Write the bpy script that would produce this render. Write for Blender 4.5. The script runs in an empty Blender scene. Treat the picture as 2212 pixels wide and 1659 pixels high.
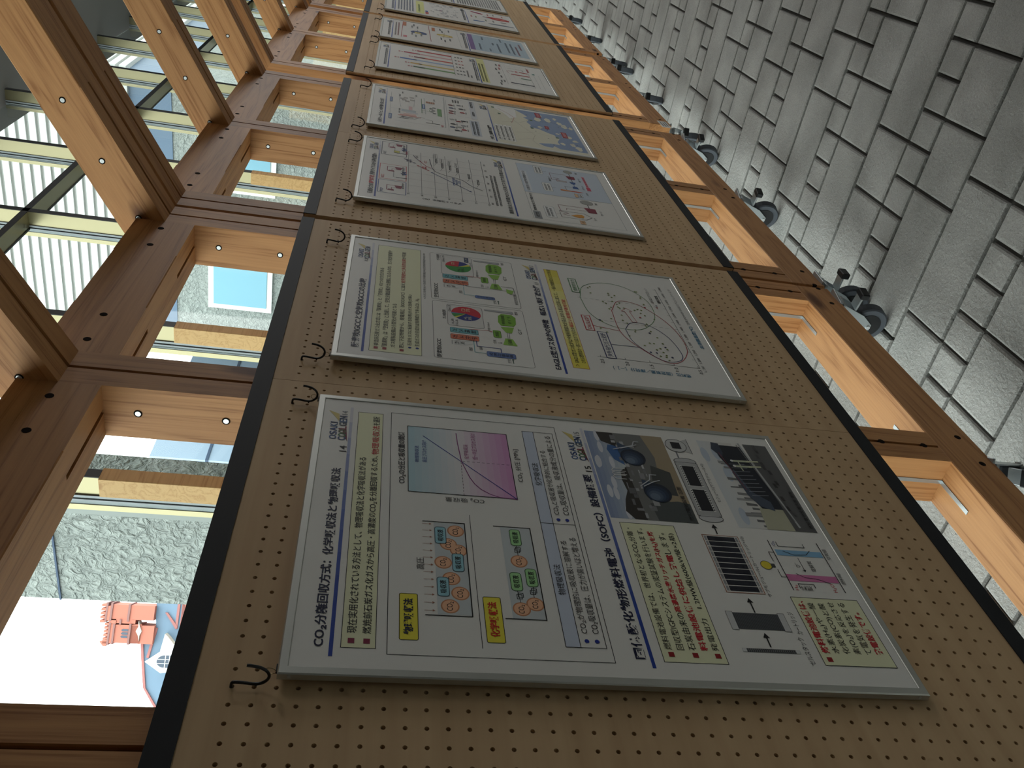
import bpy, math, random
from mathutils import Matrix, Vector

S = bpy.context.scene
COL = S.collection
random.seed(7)
Z0 = 1.61                      # height of the top row of peg holes above the floor

# ------------------------------------------------------------------ camera, sky, lamps, exposure
cam_d = bpy.data.cameras.new('camera')
cam = bpy.data.objects.new('camera', cam_d); COL.objects.link(cam)
cam_d.sensor_fit = 'HORIZONTAL'; cam_d.sensor_width = 36.0
cam_d.lens = 1840.19 / 2212.0 * 36.0
cam_d.clip_start = 0.02; cam_d.clip_end = 400
right = Vector((-0.10042655, -0.17374173, -0.97965725))
down = Vector((-0.52594112, 0.84509018, -0.09596109))
fwd = Vector((0.84457116, 0.50560499, -0.17624741))
M = Matrix((right, -down, -fwd)).transposed().to_4x4()
M.translation = Vector((-0.654716, -0.848198, -0.110139 + Z0))
cam.matrix_world = M
S.camera = cam

w = bpy.data.worlds.new('overcast_sky'); S.world = w; w.use_nodes = True
wn = w.node_tree.nodes; wl = w.node_tree.links
wn['Background'].inputs['Color'].default_value = (0.93, 0.98, 1.0, 1)
wn['Background'].inputs['Strength'].default_value = 4.9

def area(name, loc, target, sx, sy, power, col):
    l = bpy.data.lights.new(name, 'AREA'); l.shape = 'RECTANGLE'; l.size = sx; l.size_y = sy
    l.energy = power; l.color = col
    o = bpy.data.objects.new(name, l); COL.objects.link(o); o.location = loc
    o.rotation_euler = (Vector(target) - Vector(loc)).to_track_quat('-Z', 'Y').to_euler()
    return o
# the hall's ceiling lamp and an area light standing for an unseen glazed entrance, out of view above and ahead of the viewer
area('hall_ceiling_lamp', (4.2, -3.0, 4.3), (2.2, -0.4, 0.6), 3.0, 1.2, 50, (0.98, 0.97, 0.94))
area('unseen_entrance_light', (9.5, -3.2, 3.2), (2.5, 0.0, 1.2), 2.5, 2.0, 95, (0.98, 0.98, 0.97))

vs = S.view_settings
vs.view_transform = 'Standard'; vs.look = 'None'; vs.gamma = 1.0; vs.exposure = 0.0
vs.use_curve_mapping = False
try:
    S.cycles.use_denoising = True
    S.cycles.max_bounces = 10
    S.cycles.transparent_max_bounces = 16
except Exception:
    pass

# ------------------------------------------------------------------ materials
def lin(c):
    return tuple((v / 255 / 12.92) if v / 255 <= .04045 else ((v / 255 + .055) / 1.055) ** 2.4 for v in c) + (1.0,)
MATS = {}
def mat(name, rgb, rough=.6, metal=0.0, spec=.4):
    if name in MATS: return MATS[name]
    m = bpy.data.materials.new(name); m.use_nodes = True
    b = m.node_tree.nodes['Principled BSDF']
    b.inputs['Base Color'].default_value = lin(rgb); b.inputs['Roughness'].default_value = rough
    b.inputs['Metallic'].default_value = metal
    b.inputs['Specular IOR Level'].default_value = spec
    MATS[name] = m; return m
def nodes_of(m): return m.node_tree.nodes, m.node_tree.links, m.node_tree.nodes['Principled BSDF']
def ramp(n, stops):
    r = n.new('ShaderNodeValToRGB'); e = r.color_ramp.elements
    while len(e) < len(stops): e.new(.5)
    for el, (p, c) in zip(e, stops): el.position = p; el.color = c
    return r
def noise(n, l, vec, scale, detail=3, rough=.5, dist=0.0):
    t = n.new('ShaderNodeTexNoise'); t.inputs['Scale'].default_value = scale
    t.inputs['Detail'].default_value = detail; t.inputs['Roughness'].default_value = rough
    t.inputs['Distortion'].default_value = dist
    l.new(vec, t.inputs['Vector']); return t
def bump(n, l, b, h, strength, dist):
    bp = n.new('ShaderNodeBump'); bp.inputs['Strength'].default_value = strength
    bp.inputs['Distance'].default_value = dist
    l.new(h, bp.inputs['Height']); l.new(bp.outputs[0], b.inputs['Normal'])

def wood(name, light, dark, knot, rough=.55):
    m = mat(name, (200, 150, 100), rough, 0, .3); n, l, b = nodes_of(m)
    tc = n.new('ShaderNodeTexCoord'); oi = n.new('ShaderNodeObjectInfo')
    mul = n.new('ShaderNodeVectorMath'); mul.operation = 'SCALE'; mul.inputs[0].default_value = (7.3, 3.1, 5.7)
    l.new(oi.outputs['Random'], mul.inputs['Scale'])
    add = n.new('ShaderNodeVectorMath'); add.operation = 'ADD'
    l.new(tc.outputs['Object'], add.inputs[0]); l.new(mul.outputs[0], add.inputs[1])
    mp = n.new('ShaderNodeMapping'); mp.inputs['Scale'].default_value = (.9, 14, 14); l.new(add.outputs[0], mp.inputs['Vector'])
    big = noise(n, l, mp.outputs[0], 1.0, 2, .5, .6)
    # growth rings: a wave across the section, bent by slow noise along the length
    wv = n.new('ShaderNodeMath'); wv.operation = 'MULTIPLY'; wv.inputs[1].default_value = 42.0
    l.new(big.outputs['Fac'], wv.inputs[0])
    sn = n.new('ShaderNodeMath'); sn.operation = 'SINE'; l.new(wv.outputs[0], sn.inputs[0])
    mp2 = n.new('ShaderNodeMapping'); mp2.inputs['Scale'].default_value = (6, 260, 260); l.new(add.outputs[0], mp2.inputs['Vector'])
    fine = noise(n, l, mp2.outputs[0], 1.0, 3, .6)
    mx = n.new('ShaderNodeMath'); mx.operation = 'MULTIPLY_ADD'; l.new(sn.outputs[0], mx.inputs[0]); mx.inputs[1].default_value = .22
    l.new(fine.outputs['Fac'], mx.inputs[2])
    r = ramp(n, [(.15, light), (.62, tuple(a * .72 + d * .28 for a, d in zip(light, dark))), (.95, dark)]); l.new(mx.outputs[0], r.inputs['Fac'])
    # a few knots
    mp3 = n.new('ShaderNodeMapping'); mp3.inputs['Scale'].default_value = (2.2, 7, 7); l.new(add.outputs[0], mp3.inputs['Vector'])
    vo = n.new('ShaderNodeTexVoronoi'); vo.inputs['Scale'].default_value = 1.0; l.new(mp3.outputs[0], vo.inputs['Vector'])
    kr = ramp(n, [(.0, (1, 1, 1, 1)), (.09, (.8, .8, .8, 1)), (.16, (0, 0, 0, 1))]); l.new(vo.outputs['Distance'], kr.inputs['Fac'])
    mixc = n.new('ShaderNodeMixRGB'); mixc.inputs['Color2'].default_value = knot
    l.new(kr.outputs[0], mixc.inputs['Fac']); l.new(r.outputs[0], mixc.inputs['Color1'])
    # each timber a little lighter or darker
    hv = n.new('ShaderNodeHueSaturation'); mr = n.new('ShaderNodeMapRange')
    mr.inputs['To Min'].default_value = .86; mr.inputs['To Max'].default_value = 1.12
    l.new(oi.outputs['Random'], mr.inputs['Value']); l.new(mr.outputs[0], hv.inputs['Value'])
    l.new(mixc.outputs[0], hv.inputs['Color']); l.new(hv.outputs[0], b.inputs['Base Color'])
    bump(n, l, b, fine.outputs['Fac'], .12, .002)
    return m
TIMBER = wood('cedar_timber', lin((192, 140, 90)), lin((142, 90, 48)), lin((92, 52, 28)))
CLAD = wood('laminated_pine', lin((214, 178, 122)), lin((186, 142, 88)), lin((180, 136, 84)))

def board_mat():
    m = mat('pegboard_veneer', (186, 156, 120), .6, 0, .25); n, l, b = nodes_of(m)
    tc = n.new('ShaderNodeTexCoord'); oi = n.new('ShaderNodeObjectInfo')
    mp = n.new('ShaderNodeMapping'); mp.inputs['Scale'].default_value = (1.2, 1, 22); l.new(tc.outputs['Object'], mp.inputs['Vector'])
    l.new(oi.outputs['Random'], mp.inputs['Location'])
    t = noise(n, l, mp.outputs[0], 1.5, 4, .55)
    r = ramp(n, [(.3, lin((186, 155, 118))), (.7, lin((200, 170, 132)))]); l.new(t.outputs['Fac'], r.inputs['Fac'])
    l.new(r.outputs[0], b.inputs['Base Color']); return m
BOARD = board_mat()
BACKING = mat('pegboard_backing', (70, 48, 36), .8, 0, .1)  # darker than the board, shade inside the peg holes put into its colour
TRIM = mat('dark_anodised_trim', (32, 34, 37), .6, .0, .2)
ALU = mat('satin_aluminium', (196, 196, 190), .38, .85, .5)
STEEL = mat('galvanised_steel', (176, 182, 184), .38, .8, .5)
ZINC = mat('zinc_pin', (205, 208, 208), .35, .6, .5)
HOLE_SHADE = mat('hole_shade', (28, 18, 12), .9, 0, .1)  # near-black colour standing for the shade inside drilled holes
HOOK = mat('black_coated_wire', (16, 17, 20), .35, 0, .5)
RUBBER = mat('grey_rubber_tyre', (70, 74, 80), .6, 0, .3)
BLACKPL = mat('black_plastic', (22, 23, 25), .45, 0, .4)
BRASS = mat('brass_wire', (150, 130, 90), .35, .7, .5)
PAPER = mat('white_board_sheet', (226, 224, 219), .42, 0, .35)

def stone_mat():
    m = mat('cut_stone_paver', (150, 150, 146), .62, 0, .35); n, l, b = nodes_of(m)
    tc = n.new('ShaderNodeTexCoord')
    a = noise(n, l, tc.outputs['Object'], 95, 4, .62, .4); c = noise(n, l, tc.outputs['Object'], 5, 3, .5)
    sp = noise(n, l, tc.outputs['Object'], 320, 2, .6)
    r = ramp(n, [(.3, lin((118, 117, 113))), (.52, lin((150, 149, 145))), (.75, lin((178, 177, 172)))])
    mm = n.new('ShaderNodeMath'); mm.operation = 'MULTIPLY_ADD'; mm.inputs[1].default_value = .45
    l.new(sp.outputs['Fac'], mm.inputs[0])
    m2 = n.new('ShaderNodeMath'); m2.operation = 'MULTIPLY'; m2.inputs[1].default_value = .55
    l.new(c.outputs['Fac'], m2.inputs[0]); l.new(m2.outputs[0], mm.inputs[2])
    l.new(mm.outputs[0], r.inputs['Fac']); l.new(r.outputs[0], b.inputs['Base Color'])
    bump(n, l, b, a.outputs['Fac'], .8, .006)
    return m
STONE = stone_mat()
GROUT = mat('dark_joint', (70, 69, 66), .9, 0, .1)

def rough_concrete(name, c1, c2, scale, dist):
    m = mat(name, c1, .85, 0, .2); n, l, b = nodes_of(m)
    tc = n.new('ShaderNodeTexCoord')
    a = noise(n, l, tc.outputs['Object'], scale, 3, .55, 1.2)
    r = ramp(n, [(.35, lin(c1)), (.65, lin(c2))]); l.new(a.outputs['Fac'], r.inputs['Fac'])
    l.new(r.outputs[0], b.inputs['Base Color']); bump(n, l, b, a.outputs['Fac'], 1.0, dist)
    return m
CONC = rough_concrete('chiselled_concrete', (128, 134, 130), (150, 156, 151), 14, .06)
CONCS = mat('smooth_concrete', (140, 146, 142), .85, 0, .2)
PANELB = mat('pale_blue_cladding', (150, 168, 186), .5, 0, .4)
PANELJ = mat('cladding_joint', (70, 84, 104), .7, 0, .2)
WHITEB = mat('white_ribbed_cladding', (188, 190, 186), .6, 0, .3)
BLUEGREY = mat('blue_grey_band', (84, 104, 124), .5, 0, .4)
TEALW = mat('teal_window_glass', (96, 150, 168), .15, 0, .6)
BRICK = mat('red_brick', (178, 112, 96), .85, 0, .2)  # brick tones washed out slightly, distance haze put into the colour
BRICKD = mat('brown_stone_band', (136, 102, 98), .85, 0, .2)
PALEST = mat('pale_stone', (196, 192, 180), .8, 0, .2)
SLATE = mat('slate_roof', (108, 130, 150), .6, 0, .3)
COPPER = mat('copper_ridge', (158, 104, 100), .6, 0, .3)
WHITEP = mat('white_paint', (225, 228, 224), .5, 0, .3)
DGLASS = mat('dark_pane', (58, 70, 86), .2, 0, .5)
GROUND = mat('asphalt', (120, 122, 122), .9, 0, .2)
OLIVE = mat('brushed_bronze_mullion', (150, 143, 112), .32, .75, .5)
MBLACK = mat('black_steel', (26, 27, 27), .5, 0, .4)
GASKET = mat('grey_gasket', (150, 158, 160), .5, .2, .4)
PLASTER = mat('hall_plaster', (118, 117, 114), .9, 0, .2)
def glass_mat():
    m = bpy.data.materials.new('window_glass'); m.use_nodes = True; n = m.node_tree.nodes; l = m.node_tree.links
    n.remove(n['Principled BSDF'])
    t = n.new('ShaderNodeBsdfTransparent'); t.inputs['Color'].default_value = (.93, .96, .94, 1)
    g = n.new('ShaderNodeBsdfGlossy'); g.inputs['Roughness'].default_value = .02
    lw = n.new('ShaderNodeLayerWeight'); f = n.new('ShaderNodeMath'); f.operation = 'POWER'; f.inputs[1].default_value = 6.0
    l.new(lw.outputs['Facing'], f.inputs[0])
    mx = n.new('ShaderNodeMixShader'); l.new(f.outputs[0], mx.inputs['Fac']); l.new(t.outputs[0], mx.inputs[1]); l.new(g.outputs[0], mx.inputs[2])
    l.new(mx.outputs[0], n['Material Output'].inputs['Surface']); return m
GLASS = glass_mat()
def ink(rgb): return mat('ink_%d_%d_%d' % tuple(rgb), rgb, .45, 0, .3)

# ------------------------------------------------------------------ mesh helpers
class MB:
    def __init__(s): s.v = []; s.f = []; s.mi = []; s.mats = []
    def idx(s, m):
        if m not in s.mats: s.mats.append(m)
        return s.mats.index(m)
    def add(s, vs, fs, m):
        o = len(s.v); s.v += [tuple(p) for p in vs]; k = s.idx(m)
        for f in fs: s.f.append([o + i for i in f]); s.mi.append(k)
    def box(s, a, b, m, c=0.0):
        x0, y0, z0 = a; x1, y1, z1 = b
        if c <= 0:
            s.add([(x0,y0,z0),(x1,y0,z0),(x1,y1,z0),(x0,y1,z0),(x0,y0,z1),(x1,y0,z1),(x1,y1,z1),(x0,y1,z1)],
                  [(0,3,2,1),(4,5,6,7),(0,1,5,4),(1,2,6,5),(2,3,7,6),(3,0,4,7)], m); return
        # chamfered box
        V = []; id_ = {}
        for ix, X in enumerate((x0, x1)):
            for iy, Y in enumerate((y0, y1)):
                for iz, Z in enumerate((z0, z1)):
                    sx = 1 if ix == 0 else -1; sy = 1 if iy == 0 else -1; sz = 1 if iz == 0 else -1
                    for ax in range(3):
                        p = [X, Y, Z]
                        for k, sg in enumerate((sx, sy, sz)):
                            if k != ax: p[k] += sg * c
                        id_[(ix, iy, iz, ax)] = len(V); V.append(tuple(p))
        F = []
        for sgn in (0, 1):
            F.append([id_[(sgn, a_, b_, 0)] for a_, b_ in ((0,0),(1,0),(1,1),(0,1))][::(1 if sgn else -1)])
            F.append([id_[(a_, sgn, b_, 1)] for a_, b_ in ((0,0),(1,0),(1,1),(0,1))][::(-1 if sgn else 1)])
            F.append([id_[(a_, b_, sgn, 2)] for a_, b_ in ((0,0),(1,0),(1,1),(0,1))][::(1 if sgn else -1)])
        for a_ in (0, 1):
            for b_ in (0, 1):
                F.append([id_[(0,a_,b_,1)], id_[(1,a_,b_,1)], id_[(1,a_,b_,2)], id_[(0,a_,b_,2)]])
                F.append([id_[(a_,0,b_,0)], id_[(a_,1,b_,0)], id_[(a_,1,b_,2)], id_[(a_,0,b_,2)]])
                F.append([id_[(a_,b_,0,0)], id_[(a_,b_,1,0)], id_[(a_,b_,1,1)], id_[(a_,b_,0,1)]])
                for d_ in (0, 1): F.append([id_[(a_,b_,d_,k)] for k in range(3)])
        s.add(V, F, m)
    def prism(s, poly, axis, t0, t1, m):
        """extrude a 2-D polygon along axis 0/1/2 (poly given in the other two axes, in order)"""
        n = len(poly)
        def p(u, v, t):
            return [(t, u, v), (u, t, v), (u, v, t)][axis]
        vs = [p(u, v, t0) for u, v in poly] + [p(u, v, t1) for u, v in poly]
        fs = [list(range(n))[::-1], list(range(n, 2 * n))] + [(i, (i + 1) % n, n + (i + 1) % n, n + i) for i in range(n)]
        s.add(vs, fs, m)
    def cyl(s, a, b, r, m, seg=16, r2=None, caps=True):
        a = Vector(a); b = Vector(b); d = (b - a).normalized(); r2 = r if r2 is None else r2
        u = d.orthogonal().normalized(); w_ = d.cross(u)
        vs = []
        for c, rr in ((a, r), (b, r2)):
            for i in range(seg):
                t = 2 * math.pi * i / seg; vs.append(c + u * math.cos(t) * rr + w_ * math.sin(t) * rr)
        fs = [(i, (i + 1) % seg, seg + (i + 1) % seg, seg + i) for i in range(seg)]
        if caps: fs += [list(range(seg))[::-1], list(range(seg, 2 * seg))]
        s.add(vs, fs, m)
    def tube(s, pts, r, m, seg=10):
        pts = [Vector(p) for p in pts]; vs = []; fs = []; n = len(pts)
        t0 = (pts[1] - pts[0]).normalized(); u = t0.orthogonal().normalized()
        for k, p in enumerate(pts):
            t = (pts[min(k + 1, n - 1)] - pts[max(k - 1, 0)]).normalized()
            u = (u - t * u.dot(t)).normalized(); w_ = t.cross(u)
            for i in range(seg):
                a = 2 * math.pi * i / seg; vs.append(p + (u * math.cos(a) + w_ * math.sin(a)) * r)
        for k in range(n - 1):
            for i in range(seg): fs.append((k*seg+i, k*seg+(i+1)%seg, (k+1)*seg+(i+1)%seg, (k+1)*seg+i))
        fs += [list(range(seg))[::-1], list(range((n-1)*seg, n*seg))]
        s.add(vs, fs, m)
    def build(s, name, parent=None, smooth=False, loc=None, rot=None):
        me = bpy.data.meshes.new(name); me.from_pydata(s.v, [], s.f)
        for m in s.mats: me.materials.append(m)
        me.polygons.foreach_set('material_index', s.mi)
        if smooth: me.polygons.foreach_set('use_smooth', [True] * len(s.f))
        me.update()
        o = bpy.data.objects.new(name, me); COL.objects.link(o)
        if parent: o.parent = parent
        if loc is not None: o.location = loc
        if rot is not None: o.rotation_euler = rot
        return o
def catmull(pts, n=6):
    P = [Vector(p) for p in pts]; P = [P[0] * 2 - P[1]] + P + [P[-1] * 2 - P[-2]]; out = []
    for i in range(1, len(P) - 2):
        for k in range(n):
            t = k / n; a, b, c, d = P[i-1:i+3]
            out.append(.5 * ((2*b) + (c-a)*t + (2*a-5*b+4*c-d)*t*t + (3*b-a-3*c+d)*t**3))
    out.append(P[-2]); return out
def empty(name, loc, label=None, cat=None, group=None, kind=None):
    o = bpy.data.objects.new(name, None); COL.objects.link(o); o.location = loc; o.empty_display_size = .1
    tag(o, label, cat, group, kind); return o
def tag(o, label=None, cat=None, group=None, kind=None):
    if label: o['label'] = label
    if cat: o['category'] = cat
    if group: o['group'] = group
    if kind: o['kind'] = kind
    return o
def copy_tree(o, parent=None):
    c = o.copy(); COL.objects.link(c)
    if parent: c.parent = parent
    for ch in list(o.children): copy_tree(ch, c)
    return c

# ------------------------------------------------------------------ setting: floor, hall, window wall, outdoors
def build_floor():
    mb = MB()
    xs = []; x = 1.08 - .504 * 6
    while x < 11.5:
        for wd in (.117, .19, .197):
            xs.append((x, wd)); x += wd
    for k, (x, wd) in enumerate(xs):
        narrow = wd < .15
        yl = .0975 if narrow else .195
        y = -.193 - .195 * 17 + (0 if narrow else (.0975 if k % 3 == 2 else 0))
        while y < 1.40:
            L = yl
            if not narrow and random.random() < .22: L = yl * 2
            g = .0045; h = random.uniform(-.0015, .0012); e = .0075; d = .0065
            a = (x + g, y + g); b = (x + wd - g, y + L - g)
            j = lambda: random.uniform(-.0016, .0016)
            top = [(a[0]+e+j(), a[1]+e+j(), h), (b[0]-e+j(), a[1]+e+j(), h), (b[0]-e+j(), b[1]-e+j(), h), (a[0]+e+j(), b[1]-e+j(), h)]
            mid = [(a[0]+.002, a[1]+.002, h-d*.45), (b[0]-.002, a[1]+.002, h-d*.45), (b[0]-.002, b[1]-.002, h-d*.45), (a[0]+.002, b[1]-.002, h-d*.45)]
            low = [(a[0], a[1], -.016), (b[0], a[1], -.016), (b[0], b[1], -.016), (a[0], b[1], -.016)]
            fs = [(0,1,2,3)] + [(4+i, 4+(i+1)%4, (i+1)%4, i) for i in range(4)] + [(8+i, 8+(i+1)%4, 4+(i+1)%4, 4+i) for i in range(4)]
            mb.add(top + mid + low, fs, STONE)
            y += L
    mb.box((-6, -7, -.05), (14, 1.42, -.013), GROUT)
    tag(mb.build('floor'), kind='structure')
build_floor()
mb = MB(); mb.box((-6, -7, 4.5), (14, 1.6, 4.6), PLASTER); tag(mb.build('ceiling'), kind='structure')
mb = MB(); mb.box((-6, -7.1, -.05), (14, -7, 4.5), PLASTER); tag(mb.build('wall_back'), kind='structure')
mb = MB(); mb.box((14, -7.1, -.05), (14.1, 1.4, 4.5), PLASTER); tag(mb.build('wall_right'), kind='structure')
mb = MB(); mb.box((-6.1, -7.1, -.05), (-6, 1.4, 4.5), PLASTER); tag(mb.build('wall_left'), kind='structure')

def build_window():
    win = empty('window_1', (0, 1.305, 0), kind='structure')
    yf = 1.305
    xs = [2.04 + 1.19 * k - .07 for k in range(-7, 11)]
    ztr = Z0 + 1.88
    def loc(mb, name):                           # parts carry world coordinates relative to the window's own origin
        mb.v = [(x, y - yf, z) for x, y, z in mb.v]; return mb.build(name, win)
    for x in xs:
        mb = MB()
        mb.box((x, yf, 0), (x + .07, yf + .085, Z0 + .80), CLAD, .002)
        mb.box((x + .011, yf, Z0 + .80), (x + .059, yf + .004, 4.5), MBLACK)
        mb.box((x + .011, yf + .004, Z0 + .80), (x + .059, yf + .085, 4.5), OLIVE)
        mb.box((x + .004, yf + .085, 0), (x + .066, yf + .096, 4.5), GASKET)
        mb.box((x + .012, yf + .096, 0), (x + .058, yf + .104, 4.5), MBLACK)
        mb.box((x + .004, yf + .104, 0), (x + .066, yf + .125, 4.5), GASKET)
        mb.box((x + .0, yf + .125, 0), (x + .07, yf + .150, 4.5), OLIVE)
        loc(mb, 'mullion')
    mb = MB()
    for z in (ztr,):
        mb.box((-6, yf, z), (14, yf + .004, z + .036), MBLACK)
        mb.box((-6, yf + .004, z), (14, yf + .10, z + .036), OLIVE)
        mb.box((-6, yf + .10, z - .004), (14, yf + .112, z + .04), MBLACK)
    loc(mb, 'transom')
    for a, b in zip(xs[:-1], xs[1:]):
        for z0, z1 in ((.02, ztr), (ztr + .04, 4.48)):
            mb = MB(); mb.box((a + .066, yf + .112, z0), (b + .004, yf + .120, z1), GLASS); loc(mb, 'pane')
build_window()

def outdoors():
    mb = MB(); mb.box((-80, 1.48, -.3), (120, 160, -.05), GROUND); tag(mb.build('ground'), kind='structure')
    # rough concrete pier just outside the glass
    pier = empty('concrete_pier', (4.0, 3.4, -.05), 'thick grey pier of rough chiselled concrete outside the glass, sky on both sides', 'pillar')
    mb = MB(); mb.box((-.19, -.40, 0), (.31, .48, 7.0), CONC)
    mb.box((-.20, -.405, 0), (-.10, -.30, 7.0), CONCS)
    for z in (1.2, 2.3, 3.4): mb.box((-.203, -.3, z), (-.188, .48, z + .012), PANELJ)
    mb.build('shaft', pier)
    # pale panel-clad building far along the street
    b = empty('panel_building', (14, 9.5, -.05), 'pale blue metal-clad building seen through the glass behind the concrete pier', 'building')
    mb = MB(); mb.box((-1.25, 0, 0), (16, 3.0, 5.25), PANELB)
    mb.build('facade', b)
    mb = MB()
    for z in (2.05, 3.0, 3.25, 4.2): mb.box((-1.27, -.02, z), (16.02, 3.02, z + .05), PANELJ)
    for x in (0.2, 3, 6, 9, 12): mb.box((x, -.02, 0), (x + .05, .02, 5.2), PANELJ)
    mb.build('joint_band', b)
    mb = MB(); mb.box((-1.3, -.05, 2.9), (16.05, 3.05, 2.99), WHITEP); mb.build('sill_band', b)
    # low rough wall beside it
    r = empty('concrete_boundary_wall', (9.4, 4.6, -.05), 'low rough concrete wall standing in front of the pale blue building', 'wall')
    mb = MB(); mb.box((-1.2, 0, 0), (8.5, .35, 2.0), CONC); mb.box((-1.22, -.02, 2.0), (8.52, .37, 2.12), CONCS); mb.build('wall_body', r)
    # tall concrete building with a ribbed upper storey, further along
    t = empty('ribbed_building', (15.0, 3.1, -.05), 'tall concrete building with white ribbed upper storey and teal windows', 'building')
    mb = MB(); mb.box((0, 0, 0), (9, 5.2, 5.2), CONC); mb.build('lower_wall', t)
    mb = MB(); mb.box((-.02, -.02, 5.2), (9.02, 5.22, 5.9), BLUEGREY); mb.build('blue_grey_band', t)
    mb = MB()
    z = 5.9
    while z < 14: mb.box((-.1, -.1, z), (9.1, 5.3, z + .11), WHITEB); mb.box((-.02, -.02, z + .11), (9.02, 5.22, z + .17), WHITEB); z += .17
    mb.build('ribbed_cladding', t)
    for k in range(3):
        f = MB(); f.box((-.06, .9 + k * 1.2, 3.4), (.02, 1.9 + k * 1.2, 4.6), WHITEP); fo = f.build('window_frame', t)
        g = MB(); g.box((-.08, 1.0 + k * 1.2, 3.5), (-.055, 1.8 + k * 1.2, 4.5), TEALW); g.build('pane', fo)
outdoors()

# the brick station-like building: laid out in the plane of its own facade (u along, z up), then thickened
def brick_building():
    o = Vector((35.0, 40.0, 0)); e = Vector((-1, 1.15, 0)).normalized(); nrm = Vector((-1.15, -1, 0)).normalized()
    root = empty('brick_building', o, 'red brick building with slate roof, white dormer and two brick turrets', 'building')
    def slab(name, polys, depth, m, back=0.0, parent=root):
        mb = MB()
        for poly in polys:
            n = len(poly)
            fr = [e * u + nrm * depth + Vector((0, 0, z)) for u, z in poly]; bk = [e * u - nrm * back + Vector((0, 0, z)) for u, z in poly]
            mb.add(fr + bk, [list(range(n)), list(range(n, 2 * n))[::-1]] + [(i, n + i, n + (i + 1) % n, (i + 1) % n) for i in range(n)], m)
        return mb.build(name, parent)
    R = lambda u0, z0, u1, z1: [(u0, z0), (u1, z0), (u1, z1), (u0, z1)]
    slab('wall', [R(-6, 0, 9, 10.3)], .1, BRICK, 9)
    slab('roof', [[(-6, 10.1), (9, 10.1), (3.63, 11.02), (2.56, 11.78), (.94, 12.1), (.10, 12.2), (.08, 11.74), (-.77, 11.60), (-1.55, 11.72), (-6, 11.9)]], 0, SLATE, 5)
    slab('roof_ridge', [[(.14, 12.30), (.94, 12.17), (2.54, 11.86), (2.56, 11.72), (.94, 12.03), (.14, 12.16)], [(2.54, 11.86), (3.65, 11.10), (3.59, 10.98), (2.56, 11.72)],
        [(-.80, 11.62), (.88, 11.90), (.93, 11.77), (-.74, 11.48)], [(-1.64, 11.19), (-.73, 10.50), (-.89, 10.42), (-1.64, 11.05)]], .12, COPPER, .3)
    slab('wall_band', [R(-3, 10.42, -.76, 10.56), R(-3, 10.14, -.8, 10.28)], .1, COPPER, .3)
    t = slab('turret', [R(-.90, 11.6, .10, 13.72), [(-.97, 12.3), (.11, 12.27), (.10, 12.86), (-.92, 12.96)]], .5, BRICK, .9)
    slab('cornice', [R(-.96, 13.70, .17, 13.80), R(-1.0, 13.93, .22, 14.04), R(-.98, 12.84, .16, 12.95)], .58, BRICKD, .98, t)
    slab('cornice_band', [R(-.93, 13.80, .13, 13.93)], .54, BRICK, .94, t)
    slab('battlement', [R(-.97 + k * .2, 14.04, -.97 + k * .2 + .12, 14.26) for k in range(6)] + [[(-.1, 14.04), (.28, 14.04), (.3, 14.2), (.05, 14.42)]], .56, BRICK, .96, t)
    slab('turret_window', [[(a, 12.98), (a + .13, 12.98), (a + .13, 13.28), (a + .065, 13.36), (a, 13.28)] for a in (-.68, -.50, -.32)], .52, DGLASS, 0, t)
    slab('finial', [[(-1.15, 12.47), (-.85, 12.44), (-.6, 12.55), (-.35, 12.40), (-.06, 12.32), (-.35, 12.33), (-.6, 12.24), (-.85, 12.36)]], .62, PALEST, .1, t)
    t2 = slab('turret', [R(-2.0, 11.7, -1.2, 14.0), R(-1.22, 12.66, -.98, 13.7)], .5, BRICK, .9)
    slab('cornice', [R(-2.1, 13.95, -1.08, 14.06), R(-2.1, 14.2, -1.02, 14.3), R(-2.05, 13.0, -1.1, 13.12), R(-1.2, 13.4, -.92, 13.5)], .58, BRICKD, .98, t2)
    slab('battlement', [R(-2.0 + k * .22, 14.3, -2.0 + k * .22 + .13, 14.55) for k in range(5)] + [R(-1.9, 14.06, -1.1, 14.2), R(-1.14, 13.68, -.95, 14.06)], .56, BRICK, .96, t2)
    d = slab('dormer', [[(1.03, 11.84), (1.62, 10.92), (1.5, 10.2), (-.1, 10.2), (.43, 11.05)]], .7, WHITEP, 1.0)
    arc = [(.98 + .34 * math.cos(a), 10.78 + .42 * math.sin(a)) for a in [math.pi * k / 10 for k in range(11)]]
    slab('dormer_window', [[(1.32, 10.2)] + arc + [(.64, 10.2)]], .73, DGLASS, -.6, d)
    slab('muntin', [R(.85, 10.2, .88, 11.15), R(1.07, 10.2, 1.10, 11.15), R(.64, 10.72, 1.32, 10.76), R(.64, 10.5, 1.32, 10.54)], .76, WHITEP, -.65, d)
    slab('dormer_roof', [[(.43, 11.10), (-.52, 10.95), (-.35, 10.75), (.2, 10.25), (.30, 10.45)]], .66, PALEST, 1.0, d)
brick_building()

# ------------------------------------------------------------------ display frames
PW = .105; YF = .015                               # timber section, front face of the timber
def notched(w_, d, nw, nd):                        # section with a groove in the -y face: x across, y depth
    return [(-w_/2, 0), (-nw/2, 0), (-nw/2, nd), (nw/2, nd), (nw/2, 0), (w_/2, 0), (w_/2, d), (-w_/2, d)]
def chamf(w_, d, c=.002):
    return [(-w_/2 + c, 0), (w_/2 - c, 0), (w_/2, c), (w_/2, d - c), (w_/2 - c, d), (-w_/2 + c, d), (-w_/2, d - c), (-w_/2, c)]
def long_x(mb):                                    # timbers are modelled lengthwise along local x so the grain runs along them
    mb.v = [(z, y, -x) for x, y, z in mb.v]; return mb

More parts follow.
